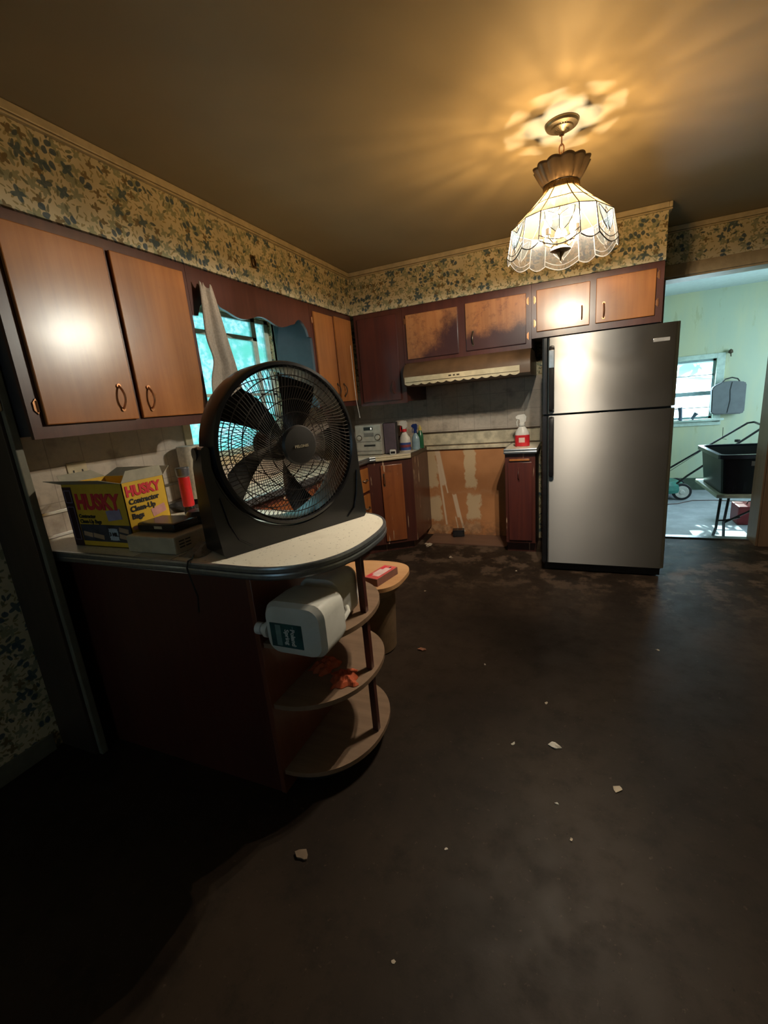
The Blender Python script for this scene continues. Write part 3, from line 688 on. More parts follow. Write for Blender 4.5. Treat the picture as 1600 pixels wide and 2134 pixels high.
while z > 2.295:
    L = .040; c = Vector((LX, LY, z-L/2)); pts = []
    for i in range(14):
        an = 2*PI*i/14; a_, b_ = .0095*math.cos(an), L/2*math.sin(an); pts.append(c+Vector((a_ if k % 2 else 0, 0 if k % 2 else a_, b_)))
    tube(bm, pts, .0026, 6, closed=True); z -= L-.007; k += 1
tube(bm, [(LX, LY, 2.30), (LX, LY, 2.15)], .005, 8)
finish('chain', bm, 'copper', t)
bm = bmesh.new(); n = 120; rings = []      # fluted crown, open at the top
for j in range(9):
    s = j/8; r0 = .066+.048*s**.8; z = 2.207+.075*s; ring = []
    for i in range(n):
        an = 2*PI*i/n; fl = abs(math.sin(an*6)); r = r0*(1+(.02+.06*s)*(fl-.5)); ring.append(bm.verts.new((LX+r*math.cos(an), LY+r*math.sin(an), z+.005*s*s*fl)))
    rings.append(ring)
for A, Bq in zip(rings, rings[1:]):
    for i in range(n): bm.faces.new((A[i], A[(i+1) % n], Bq[(i+1) % n], Bq[i]))
o = finish('crown', bm, 'brown_metal', t); md = o.modifiers.new('thick', 'SOLIDIFY'); md.thickness = .0016
bm = bmesh.new(); lathe(bm, [(.064, 2.188), (.072, 2.186), (.074, 2.198), (.071, 2.210), (.064, 2.210)], (LX, LY, 0), 60, cap=False)
for k in range(60):
    an = 2*PI*k/60; tube(bm, [(LX+.073*math.cos(an), LY+.073*math.sin(an), 2.188), (LX+.0725*math.cos(an), LY+.0725*math.sin(an), 2.209)], .0019, 5)
for k in range(4):
    an = PI/4+PI/2*k+.3; p = Vector((math.cos(an), math.sin(an), 0)); q = Vector((-p.y, p.x, 0)); c0 = Vector((LX, LY, 2.196))
    vs = [bm.verts.new(c0+p*a_+q*b_) for a_, b_ in ((0, -.007), (.066, -.017), (.066, .017), (0, .007))]; bm.faces.new(vs)
finish('collar', bm, 'brass', t)
bm = bmesh.new(); lathe(bm, [(.062, 2.1925), (.062, 2.1945), (.006, 2.1945), (.006, 2.1925)], (LX, LY, 0), 32, cap=False)
finish('added_diffuser', bm, glass('added_diffuser_glass', (1, .92, .78), .50, k=.3), t)  # pale disc added to dim the light thrown up on the ceiling
WIDE, NARR = math.radians(40), math.radians(20); A0 = -PI/2-WIDE/2
angs = []; an = A0
for k in range(6): angs += [an, an+WIDE]; an += WIDE+NARR
def sp(r, a, z): return Vector((LX+r*math.cos(a), LY+r*math.sin(a), z))
LV = [(.070, 2.190), (.135, 2.128), (.208, 2.068), (.229, 1.955)]
def chord(a0, a1, s, r):      # point on the flat panel between two corners
    p = sp(r, a0, 0).lerp(sp(r, a1, 0), s); return p
am = bmesh.new(); ld = bmesh.new()
M['skirt'] = glass('cream_textured_glass', (1.0, .94, .84), .86, k=.10); M['clear'] = glass('pale_clear_glass', (.94, .97, 1.0), .87, k=.11); M['tulip'] = glass('pale_blue_glass', (.50, .70, .95), .85, k=.10)
for k in range(12):
    a0 = angs[k]; a1 = angs[(k+1) % 12] if k < 11 else angs[0]+2*PI
    for (r0, z0), (r1, z1) in zip(LV[:2], LV[1:3]):
        am.faces.new([am.verts.new(v) for v in (sp(r0, a0, z0), sp(r0, a1, z0), sp(r1, a1, z1), sp(r1, a0, z1))])
        tube(ld, [sp(r0, a0, z0), sp(r1, a0, z1)], 0.0024, 5); tube(ld, [sp(r1, a0, z1), sp(r1, a1, z1)], 0.0021, 5)
    wide = k % 2 == 0; (r0, z0), (r1, z1) = LV[2], LV[3]
    dst = bmesh.new()
    low = [(s/10, z1-(.028 if wide else .016)*math.sin(PI*s/10)-(.0 if wide else .004)) for s in range(11)]
    def P(s, z):
        f = (z0-z)/(z0-z1); r = r0+(r1-r0)*min(f, 1.3); p = chord(a0, a1, s, r); p.z = z; return p
    dst.faces.new([dst.verts.new(v) for v in [P(0, z0), P(1, z0)]+[P(s, z) for s, z in reversed(low)]]); finish('skirt_panel', dst, 'skirt' if wide else 'clear', t)
    tube(ld, [P(0, z0), P(0, z1)], 0.0024, 5); tube(ld, [P(s, z) for s, z in low], 0.0024, 5)
    if wide:
        tube(ld, [P(s, z+.020) for s, z in low], 0.0016, 5)
        def Q(s, h): v = P(s, z1+(z0-z1)*h); return v+Vector((v.x-LX, v.y-LY, 0)).normalized()*.0012
        for sg in (-1, 1):
            o_ = [(.5, .70), (.5+sg*.12, .80), (.5+sg*.30, .92), (.5+sg*.40, .93), (.5+sg*.36, .66), (.5+sg*.22, .36), (.5+sg*.06, .16), (.5, .30)]
            pt = bmesh.new(); pt.faces.new([pt.verts.new(Q(*v)) for v in o_]); finish('petal_pane', pt, 'tulip', t); tube(ld, [Q(*v) for v in o_], 0.0016, 5)
        tube(ld, [Q(.5, .70), Q(.5, .30)], 0.0015, 5); tube(ld, [Q(.5, .92), Q(.57, .81), Q(.5, .70), Q(.43, .81), Q(.5, .92)], 0.0015, 5)
        tube(ld, [Q(.5, .92), Q(.5, 1.0)], 0.0015, 5)
        tube(ld, [Q(.44, .10), Q(.5, .22), Q(.56, .10), Q(.5, .0)], 0.0015, 5)
finish('amber_glass', am, glass('amber_leaded_glass', (1.0, .64, .27), .22, k=.06), t)
finish('leading', ld, plain('lead_came', (.05, .045, .04), .4, .6), t)
bm = bmesh.new(); lathe(bm, [(.004, 2.18), (.006, 2.06), (.022, 2.03), (.030, 2.00), (.024, 1.975), (.040, 1.962), (.044, 1.958), (.018, 1.948), (.006, 1.93), (.002, 1.915)], (LX, LY, 0), 24)
bulbs = []
for k in range(4):
    an = PI/4+PI/2*k+.15; d = Vector((math.cos(an), math.sin(an), 0)); c = Vector((LX, LY, 0))
    tube(bm, [c+d*.015+Vector((0, 0, 2.0)), c+d*.05+Vector((0, 0, 1.985)), c+d*.078+Vector((0, 0, 2.0)), c+d*.082+Vector((0, 0, 2.018))], .004, 6)
    tube(bm, [c+d*.082+Vector((0, 0, 2.012)), c+d*.082+Vector((0, 0, 2.036))], .011, 10)
    bulbs.append(c+d*.082)
finish('socket_cluster', bm, 'brass', t)
M['bulb'] = bulb_mat()
for p in bulbs:
    bm = bmesh.new(); lathe(bm, [(.002, 2.033), (.010, 2.038), (.016, 2.055), (.015, 2.072), (.008, 2.086), (.001, 2.092)], (p.x, p.y, 0), 14); finish('light_bulb', bm, 'bulb', t)
    l = bpy.data.lights.new('bulb_light', 'POINT'); l.energy = BULB_W; l.color = (1.0, .87, .68); l.shadow_soft_size = .011
    o = bpy.data.objects.new('bulb_light', l); COL.objects.link(o); o.location = (p.x, p.y, 2.062)

# ------------------------------------------------------------------ fan
fu = Vector((.400, .9165, 0))
t = thing('floor_fan', 'large round black high-velocity fan standing on the peninsula worktop', 'fan', (-1.03, 1.026, .9145), math.atan2(.9165, .400), world=False)
CX, CZ = .301, .336
bm = bmesh.new()
base = [(.0, .012), (.012, 0), (.61, 0), (.622, .012), (.612, .16), (.604, .30), (.600, .345)]+arcpts(.588, .352, .014, .016, 0, 170, 6)
inner = [(CX+.2925*math.cos(math.radians(d)), CZ+.2925*math.sin(math.radians(d))) for d in range(-3, -178, -5)]
left = arcpts(.000, .352, .014, .016, 10, 180, 6)+[(-.020, .30), (-.014, .16)]
def base_pts(grow=0): return base+inner+left
prism(bm, base_pts(), .010, .155, 'xz')
for v in bm.verts:
    if v.co.y > .05: v.co.y *= 1-.55*min(1, max(0, v.co.z/.36))
finish('base', bm, 'black', t)
bm = bmesh.new()
p = [(CX+.2935*math.cos(math.radians(d)), .012, CZ+.2935*math.sin(math.radians(d))) for d in range(-165, -14, 5)]
tube(bm, p, .0045, 6); tube(bm, [(.10, .006, .018), (.06, .006, .05), (.035, .006, .11), (.02, .006, .2)], .003, 6); tube(bm, [(.52, .006, .018), (.56, .006, .05), (.58, .006, .11), (.592, .006, .2)], .003, 6)
finish('base_moulding', bm, 'black', t)
bm = bmesh.new(); prof = [(.262, .0), (.270, -.010), (.280, -.008), (.284, .004), (.284, .10), (.276, .118), (.264, .118), (.262, .10)]
rg = []
for r, y in prof: rg.append([bm.verts.new((CX+r*math.cos(2*PI*k/72), y, CZ+r*math.sin(2*PI*k/72))) for k in range(72)])
for i in range(len(rg)):
    A, Bq = rg[i], rg[(i+1) % len(rg)]
    for k in range(72): bm.faces.new((A[k], A[(k+1) % 72], Bq[(k+1) % 72], Bq[k]))
finish('rim', bm, 'black', t)
M['wire'] = plain('dark_wire', (.06, .046, .038), .35, .3)
def grille(name, yh, yr, rh, swirl, nw, bulge):
    bm = bmesh.new()
    for k in range(nw):
        a_ = 2*PI*k/nw; pts = []
        for j in range(11):
            s = j/10; r = rh+(.264-rh)*s; y = yh+(yr-yh)*s+bulge*math.sin(PI*s)*.5
            th = a_+swirl*(math.sin(s*PI*.5)); pts.append((CX+r*math.cos(th), y, CZ+r*math.sin(th)))
        tube(bm, pts, .00125, 4, cap=False)
    for r in (.112, .155, .197, .236):
        s = (r-rh)/(.264-rh); y = yh+(yr-yh)*s+bulge*math.sin(PI*s)*.5+.002
        tube(bm, [(CX+r*math.cos(2*PI*q/64), y, CZ+r*math.sin(2*PI*q/64)) for q in range(64)], .0019, 5, closed=True)
    return finish(name, bm, 'wire', t)
grille('front_grille', -.050, -.004, .060, -.62, 110, -.022)
grille('rear_grille', .150, .112, .050, .55, 90, .02)
bm = bmesh.new(); lathe(bm, [(.066, -.040), (.068, -.052), (.062, -.060), (.030, -.064), (.002, -.065)], (CX, 0, CZ), 40, axis='y'); finish('hub_cap', bm, plain('charcoal_hub', (.028, .026, .026), .42), t)
text('lettering', 'PELONIS', .0125, 'cream', t, (CX, -.0652, CZ-.004), R3((1, 0, 0), (0, 0, 1)), bold=.0004, sx=1.15)
bm = bmesh.new(); lathe(bm, [(.055, .085), (.06, .10), (.06, .17), (.04, .185)], (CX, 0, CZ), 24, axis='y'); finish('motor', bm, 'black_soft', t)
bm = bmesh.new(); lathe(bm, [(.040, .035), (.042, .085)], (CX, 0, CZ), 24, axis='y')
for k in range(5):
    a0 = 2*PI*k/5+.86; g = []
    for j in range(9):
        s = j/8; r = .035+(.245-.035)*s; w0 = -.30-.05*math.sin(PI*s*.8); w1 = .20+.10*s*(1.25-s)*2; row = []
        for i in range(7):
            q = i/6; th = a0+.35*s+(w0+(w1-w0)*q)*(1-.12*s); y = .035+.055*q+.006*math.sin(PI*q)
            row.append(bm.verts.new((CX+r*math.cos(th), y, CZ+r*math.sin(th))))
        g.append(row)
    for A, Bq in zip(g, g[1:]):
        for i in range(6): bm.faces.new((A[i], A[i+1], Bq[i+1], Bq[i]))
finish('blades', bm, 'black', t)
bm = bmesh.new()
for x in (-.006, .608):
    b2 = bmesh.new(); lathe(b2, [(.020, x-.012), (.022, x), (.020, x+.012)], (0, .06, .345), 16, axis='x'); finish('tilt_knob', b2, 'black', t)
bm.free()
bm = bmesh.new(); tube(bm, [(-1.12, 1.13, .920), (-1.17, 1.11, .918), (-1.22, 1.163-.06, .919), (-1.19, 1.05, .919), (-1.155, 1.0, .918), (-1.145, .978, .921), (-1.145, .968, .90), (-1.135, .966, .86), (-1.125, .97, .80), (-1.14, .975, .74)], .003, 6)
tag(finish('power_cord', bm, 'black_soft'), 'thin black fan cord trailing over the metal edge of the peninsula', 'cord')

# ------------------------------------------------------------------ things on the peninsula
M['yellow'] = plain('yellow_print', (.66, .42, .03), .55, var=.05)
M['red_ink'] = plain('red_print', (.62, .03, .05), .5, var=.05)
M['dark_ink'] = plain('dark_print', (.02, .02, .022), .5)
M['card'] = plain('grey_card', (.42, .41, .34), .7)
M['pink'] = plain('pink_print', (.60, .30, .28), .5); M['violet'] = plain('violet_print', (.30, .27, .42), .5)
M['glove'] = plain('tan_glove_print', (.40, .27, .17), .5)
t = thing('bag_box', 'open yellow cardboard box of contractor bags with large red lettering', 'box', (-1.67, 1.15, .9145))
X0, X1, Y0, Y1, Z0, Z1 = -1.845, -1.500, 1.062, 1.245, .915, 1.165
bm = bmesh.new(); c = .003
bx(bm, X0, X1, Y0, Y0+c, Z0, Z1); bx(bm, X0, X1, Y1-c, Y1, Z0, Z1); bx(bm, X0, X0+c, Y0, Y1, Z0, Z1); bx(bm, X1-c, X1, Y0, Y1, Z0, Z1); bx(bm, X0, X1, Y0, Y1, Z0, Z0+c)
finish('carton', bm, 'yellow', t)
def flap(bm, p, q, d, w=.0015, taper=.0):
    p, q, d = Vector(p), Vector(q), Vector(d); e = (q-p)*taper; n = (q-p).cross(d).normalized()*w
    lo = [p, q, q+d-e, p+d+e]; A = [bm.verts.new(v) for v in lo]; Bq = [bm.verts.new(v+n) for v in lo]
    bm.faces.new(A[::-1]); bm.faces.new(Bq)
    for i in range(4): bm.faces.new((A[i], A[(i+1) % 4], Bq[(i+1) % 4], Bq[i]))
bm = bmesh.new(); flap(bm, (X0-.002, Y0, Z1), (X1, Y0, Z1), (-.02, -.055, .022), taper=.04); finish('front_flap', bm, 'card', t)
bm = bmesh.new(); flap(bm, (X1, Y0, Z1), (X1, Y1, Z1), (.012, 0, .042), taper=.1); finish('side_flap', bm, 'card', t)
bm = bmesh.new(); flap(bm, (X0, Y0, Z1), (X0, Y1, Z1), (-.05, 0, .03), taper=.12); finish('left_flap', bm, 'card', t)
bm = bmesh.new(); flap(bm, (X1, Y1, Z1), (X0, Y1, Z1), (0, .05, .03), taper=.05); finish('rear_flap', bm, 'card', t)
e = .0008
bm = bmesh.new(); bx(bm, X0, X0+.055, Y0-e, Y0, Z0, Z1-.012); finish('dark_stripe', bm, plain('maroon_stripe', (.035, .012, .015), .5), t)

for z0_, z1_ in ((1.09, 1.14), (.94, 1.075)):
    bm = bmesh.new()
    for q in ((X0+.008, X0+.010, z0_, z1_), (X0+.044, X0+.046, z0_, z1_), (X0+.008, X0+.046, z0_, z0_+.002), (X0+.008, X0+.046, z1_-.002, z1_)): bx(bm, q[0], q[1], Y0-.0016, Y0-e, q[2], q[3])
    finish('printed_frame', bm, 'violet', t)
text('lettering', 'HUSKY', .082, 'red_ink', t, (-1.655, Y0-.0012, 1.092), FACE_MY, bold=.004, sx=.95)
text('small_lettering', 'Contractor\nClean-Up Bags', .021, 'dark_ink', t, (-1.78, Y0-.0012, 1.027), FACE_MY, bold=.0007, align='LEFT')
bm = bmesh.new(); bx(bm, X0+.058, X1-.001, Y0-e, Y0, .937, 1.005); finish('picture', bm, plain('dark_picture', (.03, .035, .05), .5, var=.6, sc=18), t)
bm = bmesh.new()
for xx, zz, w_ in ((-1.75, .965, .05), (-1.69, .958, .06), (-1.54, .985, .05), (-1.55, .96, .04)): b2 = bmesh.new(); bx(b2, -w_/2, w_/2, Y0-e*2, Y0-e, -.009, .009); b2.transform(Matrix.Translation((xx, 0, zz)) @ Matrix.Rotation(.15, 4, 'Y')); finish('glove_picture', b2, 'glove', t)
bm.free()
bm = bmesh.new(); st = []
for k in range(40):
    a_ = 2*PI*k/40; r = .027*(1.0 if k % 2 else .88); q = max(abs(math.cos(a_)), abs(math.sin(a_)))**.8; st.append((-1.60+r/q*math.cos(a_), .968+r/q*math.sin(a_)*.95))
prism(bm, st, Y0-e*2.5, Y0-e, 'xz'); finish('starburst', bm, plain('pale_blue_sticker', (.40, .48, .56), .5), t)
text('starburst_lettering', '3 MIL', .020, 'dark_ink', t, (-1.60, Y0-.0026, .968), FACE_MY, bold=.0008)
bm = bmesh.new(); b2 = bmesh.new(); bx(b2, -.04, .04, Y0-e*2, Y0-e, -.02, .02); b2.transform(Matrix.Translation((-1.575, 0, 1.045)) @ Matrix.Rotation(-.12, 4, 'Y')); merge(bm, b2); finish('violet_sticker', bm, 'violet', t)
text('side_lettering', 'HUSKY', .052, 'red_ink', t, (X1+.0012, (Y0+Y1)/2-.008, 1.128), FACE_PX, bold=.0028, sx=.90)
text('side_small_lettering', 'Contractor\nClean-Up\nBags', .028, 'dark_ink', t, (X1+.0012, Y0+.015, 1.062), FACE_PX, bold=.0011, align='LEFT')
bm = bmesh.new(); b2 = bmesh.new(); bx(b2, X1, X1+.0012, -.032, .032, -.016, .016); b2.transform(Matrix.Translation((0, Y1-.05, 1.035)) @ Matrix.Rotation(.18, 4, 'X')); merge(bm, b2); finish('pink_sticker', bm, 'pink', t)
bm = bmesh.new(); bx(bm, X1, X1+.001, Y0+.01, Y0+.10, .985, .998); finish('red_print_band', bm, 'pink', t)

t = thing('vented_box', 'small beige vented plastic box on the worktop in front of the bag box', 'box', (-1.37, 1.16, .9145))
bm = bmesh.new(); bx(bm, -1.495, -1.255, 1.03, 1.30, .915, .978, .006); finish('housing', bm, plain('beige_plastic', (.44, .38, .27), .45), t)
for gy in (1.075, 1.245):
    bm = bmesh.new()
    for k in range(3):
        for j in (-1, 1): bx(bm, -1.2555, -1.2535, gy+j*.014-.011, gy+j*.014+.011, .935+k*.011, .939+k*.011)
    finish('vent_grille', bm, 'black_soft', t)
t = thing('battery_charger', 'black battery charger lying on top of the beige vented box', 'charger', (-1.40, 1.16, .9785))
bm = bmesh.new(); bx(bm, -1.49, -1.30, 1.08, 1.20, .979, 1.012, .008); finish('body', bm, 'black', t)
bm = bmesh.new(); lathe(bm, [(.048, .979), (.052, .985), (.052, 1.010), (.040, 1.025), (.0, 1.026)], (-1.335, 1.235, 0), 28); finish('round_dock', bm, 'black', t)
bm = bmesh.new(); bx(bm, -1.40, -1.36, 1.079, 1.0795, .992, 1.002); finish('badge', bm, 'cream', t)
bm = bmesh.new(); bx(bm, -1.42, -1.24, .99, 1.025, .9148, .9165); tag(finish('paper_card', bm, 'card'), 'pale card lying flat at the front edge of the peninsula worktop', 'card')
t = thing('grey_cloth', 'crumpled grey-brown cloth beside the beige vented box near the fan', 'cloth', (-1.2, 1.15, .9145), world=True)
bm = bmesh.new(); g = []
for i in range(14):
    row = []
    for j in range(10):
        x = -1.245+.10*i/13+.006*math.sin(j*1.7); y = 1.02+.22*j/9+.004*math.sin(i*2.1); ed = min(i, 13-i)/6.5*min(j, 9-j)/4.5
        row.append(bm.verts.new((x, y, .916+.028*min(1, ed*1.6)*(1+.3*math.sin(i*1.3+j*.9)))))
    g.append(row)
for A, Bq in zip(g, g[1:]):
    for j in range(9): bm.faces.new((A[j], A[j+1], Bq[j+1], Bq[j]))
o = finish('fabric', bm, plain('grey_brown_cloth', (.22, .18, .13), .85, bump=.4, sc=80), t)
t = thing('flashlight', 'red flashlight with a grey head standing upright behind the bag box', 'flashlight', (-1.72, 1.54, .9145))
bm = bmesh.new(); lathe(bm, [(.024, .915), (.026, .93), (.026, .95), (.023, .96)], (-1.72, 1.54, 0), 24); finish('tail', bm, 'black', t)
bm = bmesh.new(); lathe(bm, [(.024, .96), (.027, .965), (.027, 1.10), (.024, 1.105)], (-1.72, 1.54, 0), 24); finish('grip', bm, plain('red_rubber', (.55, .015, .02), .4), t)
bm = bmesh.new(); lathe(bm, [(.025, 1.105), (.030, 1.112), (.032, 1.145), (.029, 1.15), (.0, 1.148)], (-1.72, 1.54, 0), 24); finish('head', bm, plain('grey_head', (.16, .16, .18), .35, .5), t)
t = thing('paper_towel_roll', 'white paper towel roll standing by the kitchen window beside the fan', 'paper towel', (-1.99, 1.87, .9145))
bm = bmesh.new(); lathe(bm, [(.020, .915), (.074, .915), (.075, .92), (.075, 1.225), (.073, 1.228), (.020, 1.228)], (-1.99, 1.87, 0), 40, cap=False); finish('sheets', bm, plain('towel_paper', (.66, .60, .50), .85, bump=.2, sc=60), t)
bm = bmesh.new(); lathe(bm, [(.0195, .915), (.0195, 1.229), (.018, 1.229), (.018, .915)], (-1.99, 1.87, 0), 20, cap=False); finish('tube', bm, plain('brown_card', (.30, .2, .11), .8), t)
t = thing('frying_pan', 'black frying pan with a long handle on the worktop beneath the window', 'pan', (-1.88, 1.68, .9145))
bm = bmesh.new(); lathe(bm, [(.075, .916), (.095, .945), (.097, .945), (.077, .915), (0, .915)], (-1.86, 1.66, 0), 36, cap=False); finish('bowl', bm, 'black', t)
bm = bmesh.new(); tube(bm, [(-1.77, 1.68, .942), (-1.66, 1.71, .95), (-1.58, 1.735, .952)], [.006, .009, .008], 8); finish('handle', bm, 'black', t)
t = thing('glass_jar', 'small clear glass jar with a wire lid beside the fan base', 'jar', (-1.42, 1.42, .9145))
bm = bmesh.new(); lathe(bm, [(.03, .915), (.038, .92), (.038, .985), (.034, .995), (.033, .995), (.036, .985), (.036, .923), (0, .92)], (-1.42, 1.42, 0), 24, cap=False); finish('jar_body', bm, glass('jar_glass', (.85, .9, .9), .75, .15), t)
bm = bmesh.new(); tube(bm, [(-1.42+.038*math.cos(2*PI*k/24), 1.42+.038*math.sin(2*PI*k/24), .998) for k in range(24)], .003, 6, closed=True); finish('wire_rim', bm, 'chrome', t)
t = thing('wall_outlet', 'cream outlet plate on the tiled wall behind the bag box', 'outlet', (XL+.01, 1.29, 1.18))
bm = bmesh.new(); bx(bm, XL+.008, XL+.014, 1.245, 1.335, 1.135, 1.225, .003); finish('cover_plate', bm, 'cream', t)
for dy in (-.02, .02):
    bm = bmesh.new(); bx(bm, XL+.0135, XL+.0155, 1.29+dy-.003, 1.29+dy+.003, 1.17, 1.19)
    finish('socket_slot', bm, 'black_soft', t)
t = thing('light_switch', 'cream switch plate with metal toggle on the dark board at far left', 'switch', (-1.845, .90, 1.51))
bm = bmesh.new(); bx(bm, -1.905, -1.840, .924, .939, 1.452, 1.585, .006); finish('cover_plate', bm, 'cream', t)
bm = bmesh.new(); bx(bm, -1.882, -1.866, .910, .9245, 1.50, 1.53, .003); finish('toggle', bm, 'chrome', t)

# jug, cloths, stool, box
def jug_mat():
    t = NT('milky_translucent_plastic'); c = t.coord(); f = t.noise(c, 8, 4)
    t.base(t.mix(t.ramp(f, .3, .7), (.66, .66, .60), (.80, .80, .75))); t.rough(.38)
    t.b.inputs['Subsurface Weight'].default_value = .0; t.b.inputs['Transmission Weight'].default_value = .25; t.b.inputs['IOR'].default_value = 1.2
    t.bump(t.noise(c, 22, 3), .12, .006); return t.m
t = thing('water_jug', 'big empty translucent water jug lying on the top end shelf of the peninsula', 'jug', (-.79, 1.16, .616))
bm = bmesh.new()
def rrect(x0, x1, z0, z1, r, y):
    o = []
    for cx_, cz_, s in ((x1-r, z0+r, -90), (x1-r, z1-r, 0), (x0+r, z1-r, 90), (x0+r, z0+r, 180)):
        for k in range(6): a_ = math.radians(s+90*k/5); o.append(bm.verts.new((cx_+r*math.cos(a_), y, cz_+r*math.sin(a_))))
    return o
secs = [(-.850, -.712, .655, .765, .03, .984), (-.878, -.684, .628, .786, .04, .992), (-.888, -.672, .618, .796, .045, 1.01), (-.888, -.672, .617, .797, .045, 1.10), (-.885, -.676, .619, .794, .045, 1.135),
        (-.870, -.735, .630, .770, .04, 1.150), (-.870, -.735, .630, .770, .04, 1.185), (-.885, -.726, .619, .792, .045, 1.200), (-.888, -.726, .617, .795, .045, 1.23), (-.888, -.726, .617, .795, .045, 1.33), (-.878, -.736, .628, .785, .04, 1.355), (-.85, -.75, .66, .76, .03, 1.362)]
rs = [rrect(*q) for q in secs]
for A, Bq in zip(rs, rs[1:]):
    for k in range(24): bm.faces.new((A[k], A[(k+1) % 24], Bq[(k+1) % 24], Bq[k]))
bm.faces.new(rs[0]); bm.faces.new(rs[-1][::-1])
jm = jug_mat(); finish('body', bm, jm, t)
bm = bmesh.new(); tube(bm, [(-.695, 1.12, .672), (-.690, 1.15, .680), (-.694, 1.19, .686), (-.712, 1.215, .690)], .0085, 8); finish('handle', bm, jm, t)
bm = bmesh.new(); lathe(bm, [(.026, -.884), (.026, -.898), (.018, -.900), (.016, -.912), (.020, -.914), (.020, -.934), (.012, -.938), (0, -.938)], (0, 1.012, .690), 20, axis='x'); finish('spout_cap', bm, 'white', t)
bm = bmesh.new(); bx(bm, -.858, -.742, .9818, .9838, .655, .735); 
lb = finish('label_sheet', bm, plain('dark_teal_label', (.02, .075, .075), .4, var=.3), t)
bm = bmesh.new(); bx(bm, -.838, -.818, .9812, .9819, .66, .73); bx(bm, -.775, -.772, .9812, .9819, .66, .73); finish('label_band', bm, plain('pale_teal_band', (.16, .25, .24), .4), lb)
text('label_lettering', 'Poland\nSpring', .021, 'white', lb, (-.786, .9809, .692), R3((0, 0, -1), (1, 0, 0)), bold=.0006)
secs = None
def cloth_lump(name, cx_, cy_, z, w, d, h, rz, mat, label, cat, seed):
    rnd = random.Random(seed); bm = bmesh.new(); n, m = 16, 12; top = []
    for i in range(n+1):
        row = []
        for j in range(m+1):
            u, v = i/n-.5, j/m-.5; ed = max(0, 1-(2*abs(u))**4)*max(0, 1-(2*abs(v))**4)
            row.append(bm.verts.new((u*w*(1+.12*math.sin(j*1.1+seed)), v*d*(1+.10*math.sin(i*.9+seed*2)), .002+h*ed*(.75+.25*math.sin(u*19+seed)*math.cos(v*13)))))
        top.append(row)
    for A, Bq in zip(top, top[1:]):
        for j in range(m): bm.faces.new((A[j], A[j+1], Bq[j+1], Bq[j]))
    border = [top[i][0] for i in range(n+1)]+[top[n][j] for j in range(1, m+1)]+[top[i][m] for i in range(n-1, -1, -1)]+[top[0][j] for j in range(m-1, 0, -1)]
    lowv = [bm.verts.new((v.co.x, v.co.y, 0)) for v in border]
    for k in range(len(border)): bm.faces.new((border[k], border[(k+1) % len(border)], lowv[(k+1) % len(border)], lowv[k]))
    bm.faces.new(lowv)
    o = finish(name, bm, mat); o.location = (cx_, cy_, z); o.rotation_euler = (0, 0, rz); tag(o, label, cat); return o
M['orange_cloth'] = plain('orange_fabric', (.42, .075, .02), .8, bump=.3, sc=90)
cloth_lump('work_cloth', -.770, 1.235, .376, .095, .10, .030, .5, 'orange_cloth', 'folded orange cloth at the front of the middle peninsula shelf', 'cloth', 1)
cloth_lump('work_cloth', -.882, 1.29, .376, .085, .11, .030, -.3, 'orange_cloth', 'darker orange cloth lying behind the first on the middle peninsula shelf', 'cloth', 4)
t = thing('stool', 'low drum stool with a rounded square pale wood seat behind the peninsula', 'stool', (-1.03, 2.04, 0))
bm = bmesh.new(); pts = arcpts(-1.035, 2.045, .215, .205, 0, 357, 60, 3.0)
prism(bm, pts, .428, .45); bmesh.ops.bevel(bm, geom=[e_ for e_ in bm.edges if abs(e_.verts[0].co.z-e_.verts[1].co.z) < 1e-5 and len(e_.link_faces) == 2 and e_.calc_face_angle(0) > 1], offset=.006, segments=2, affect='EDGES')
finish('seat', bm, wood('pale_peach_wood', (.55, .29, .13), (.62, .35, .17), .4, axis='x'), t)
bm = bmesh.new(); prism(bm, arcpts(-1.035, 2.045, .165, .155, 0, 357, 40, 3.0), .37, .428); finish('apron', bm, 'shelf', t)
bm = bmesh.new(); lathe(bm, [(.115, .0), (.125, .01), (.140, .30), (.138, .37)], (-1.035, 2.045, 0), 36); finish('drum_base', bm, plain('brown_drum', (.16, .10, .055), .5), t)
t = thing('match_box', 'small red and white printed box lying on the stool seat', 'box', (-.93, 1.99, .4505))
bm = bmesh.new(); obox(bm, Vector((-.93, 1.99, .471)), .085, .19, .040, rz=-.22, bev=.001); finish('carton', bm, plain('brown_box_side', (.20, .09, .07), .6), t)
bm = bmesh.new(); obox(bm, Vector((-.93, 1.99, .4917)), .082, .187, .001, rz=-.22); tp = finish('printed_top', bm, plain('red_top_print', (.60, .10, .09), .5), t)
bm = bmesh.new(); obox(bm, Vector((-.93, 1.99, .4925)), .055, .12, .0006, rz=-.22, bev=0); finish('printed_panel', bm, plain('pale_pink_print', (.72, .50, .48), .5), tp)
mr = Matrix.Rotation(-.22, 4, 'Z')
for ox, oy, sx_, sy_, cm in ((-.022, .055, .020, .045, 'red_ink'), (-.025, -.06, .018, .035, 'red_ink'), (.03, .0, .004, .15, 'red_ink'), (.012, .07, .008, .02, 'dark_ink')):
    bm = bmesh.new(); obox(bm, Vector((-.93, 1.99, .4931))+mr.to_3x3() @ Vector((ox, oy, 0)), sx_, sy_, .0006, rz=-.22); finish('colour_patch', bm, cm, tp)

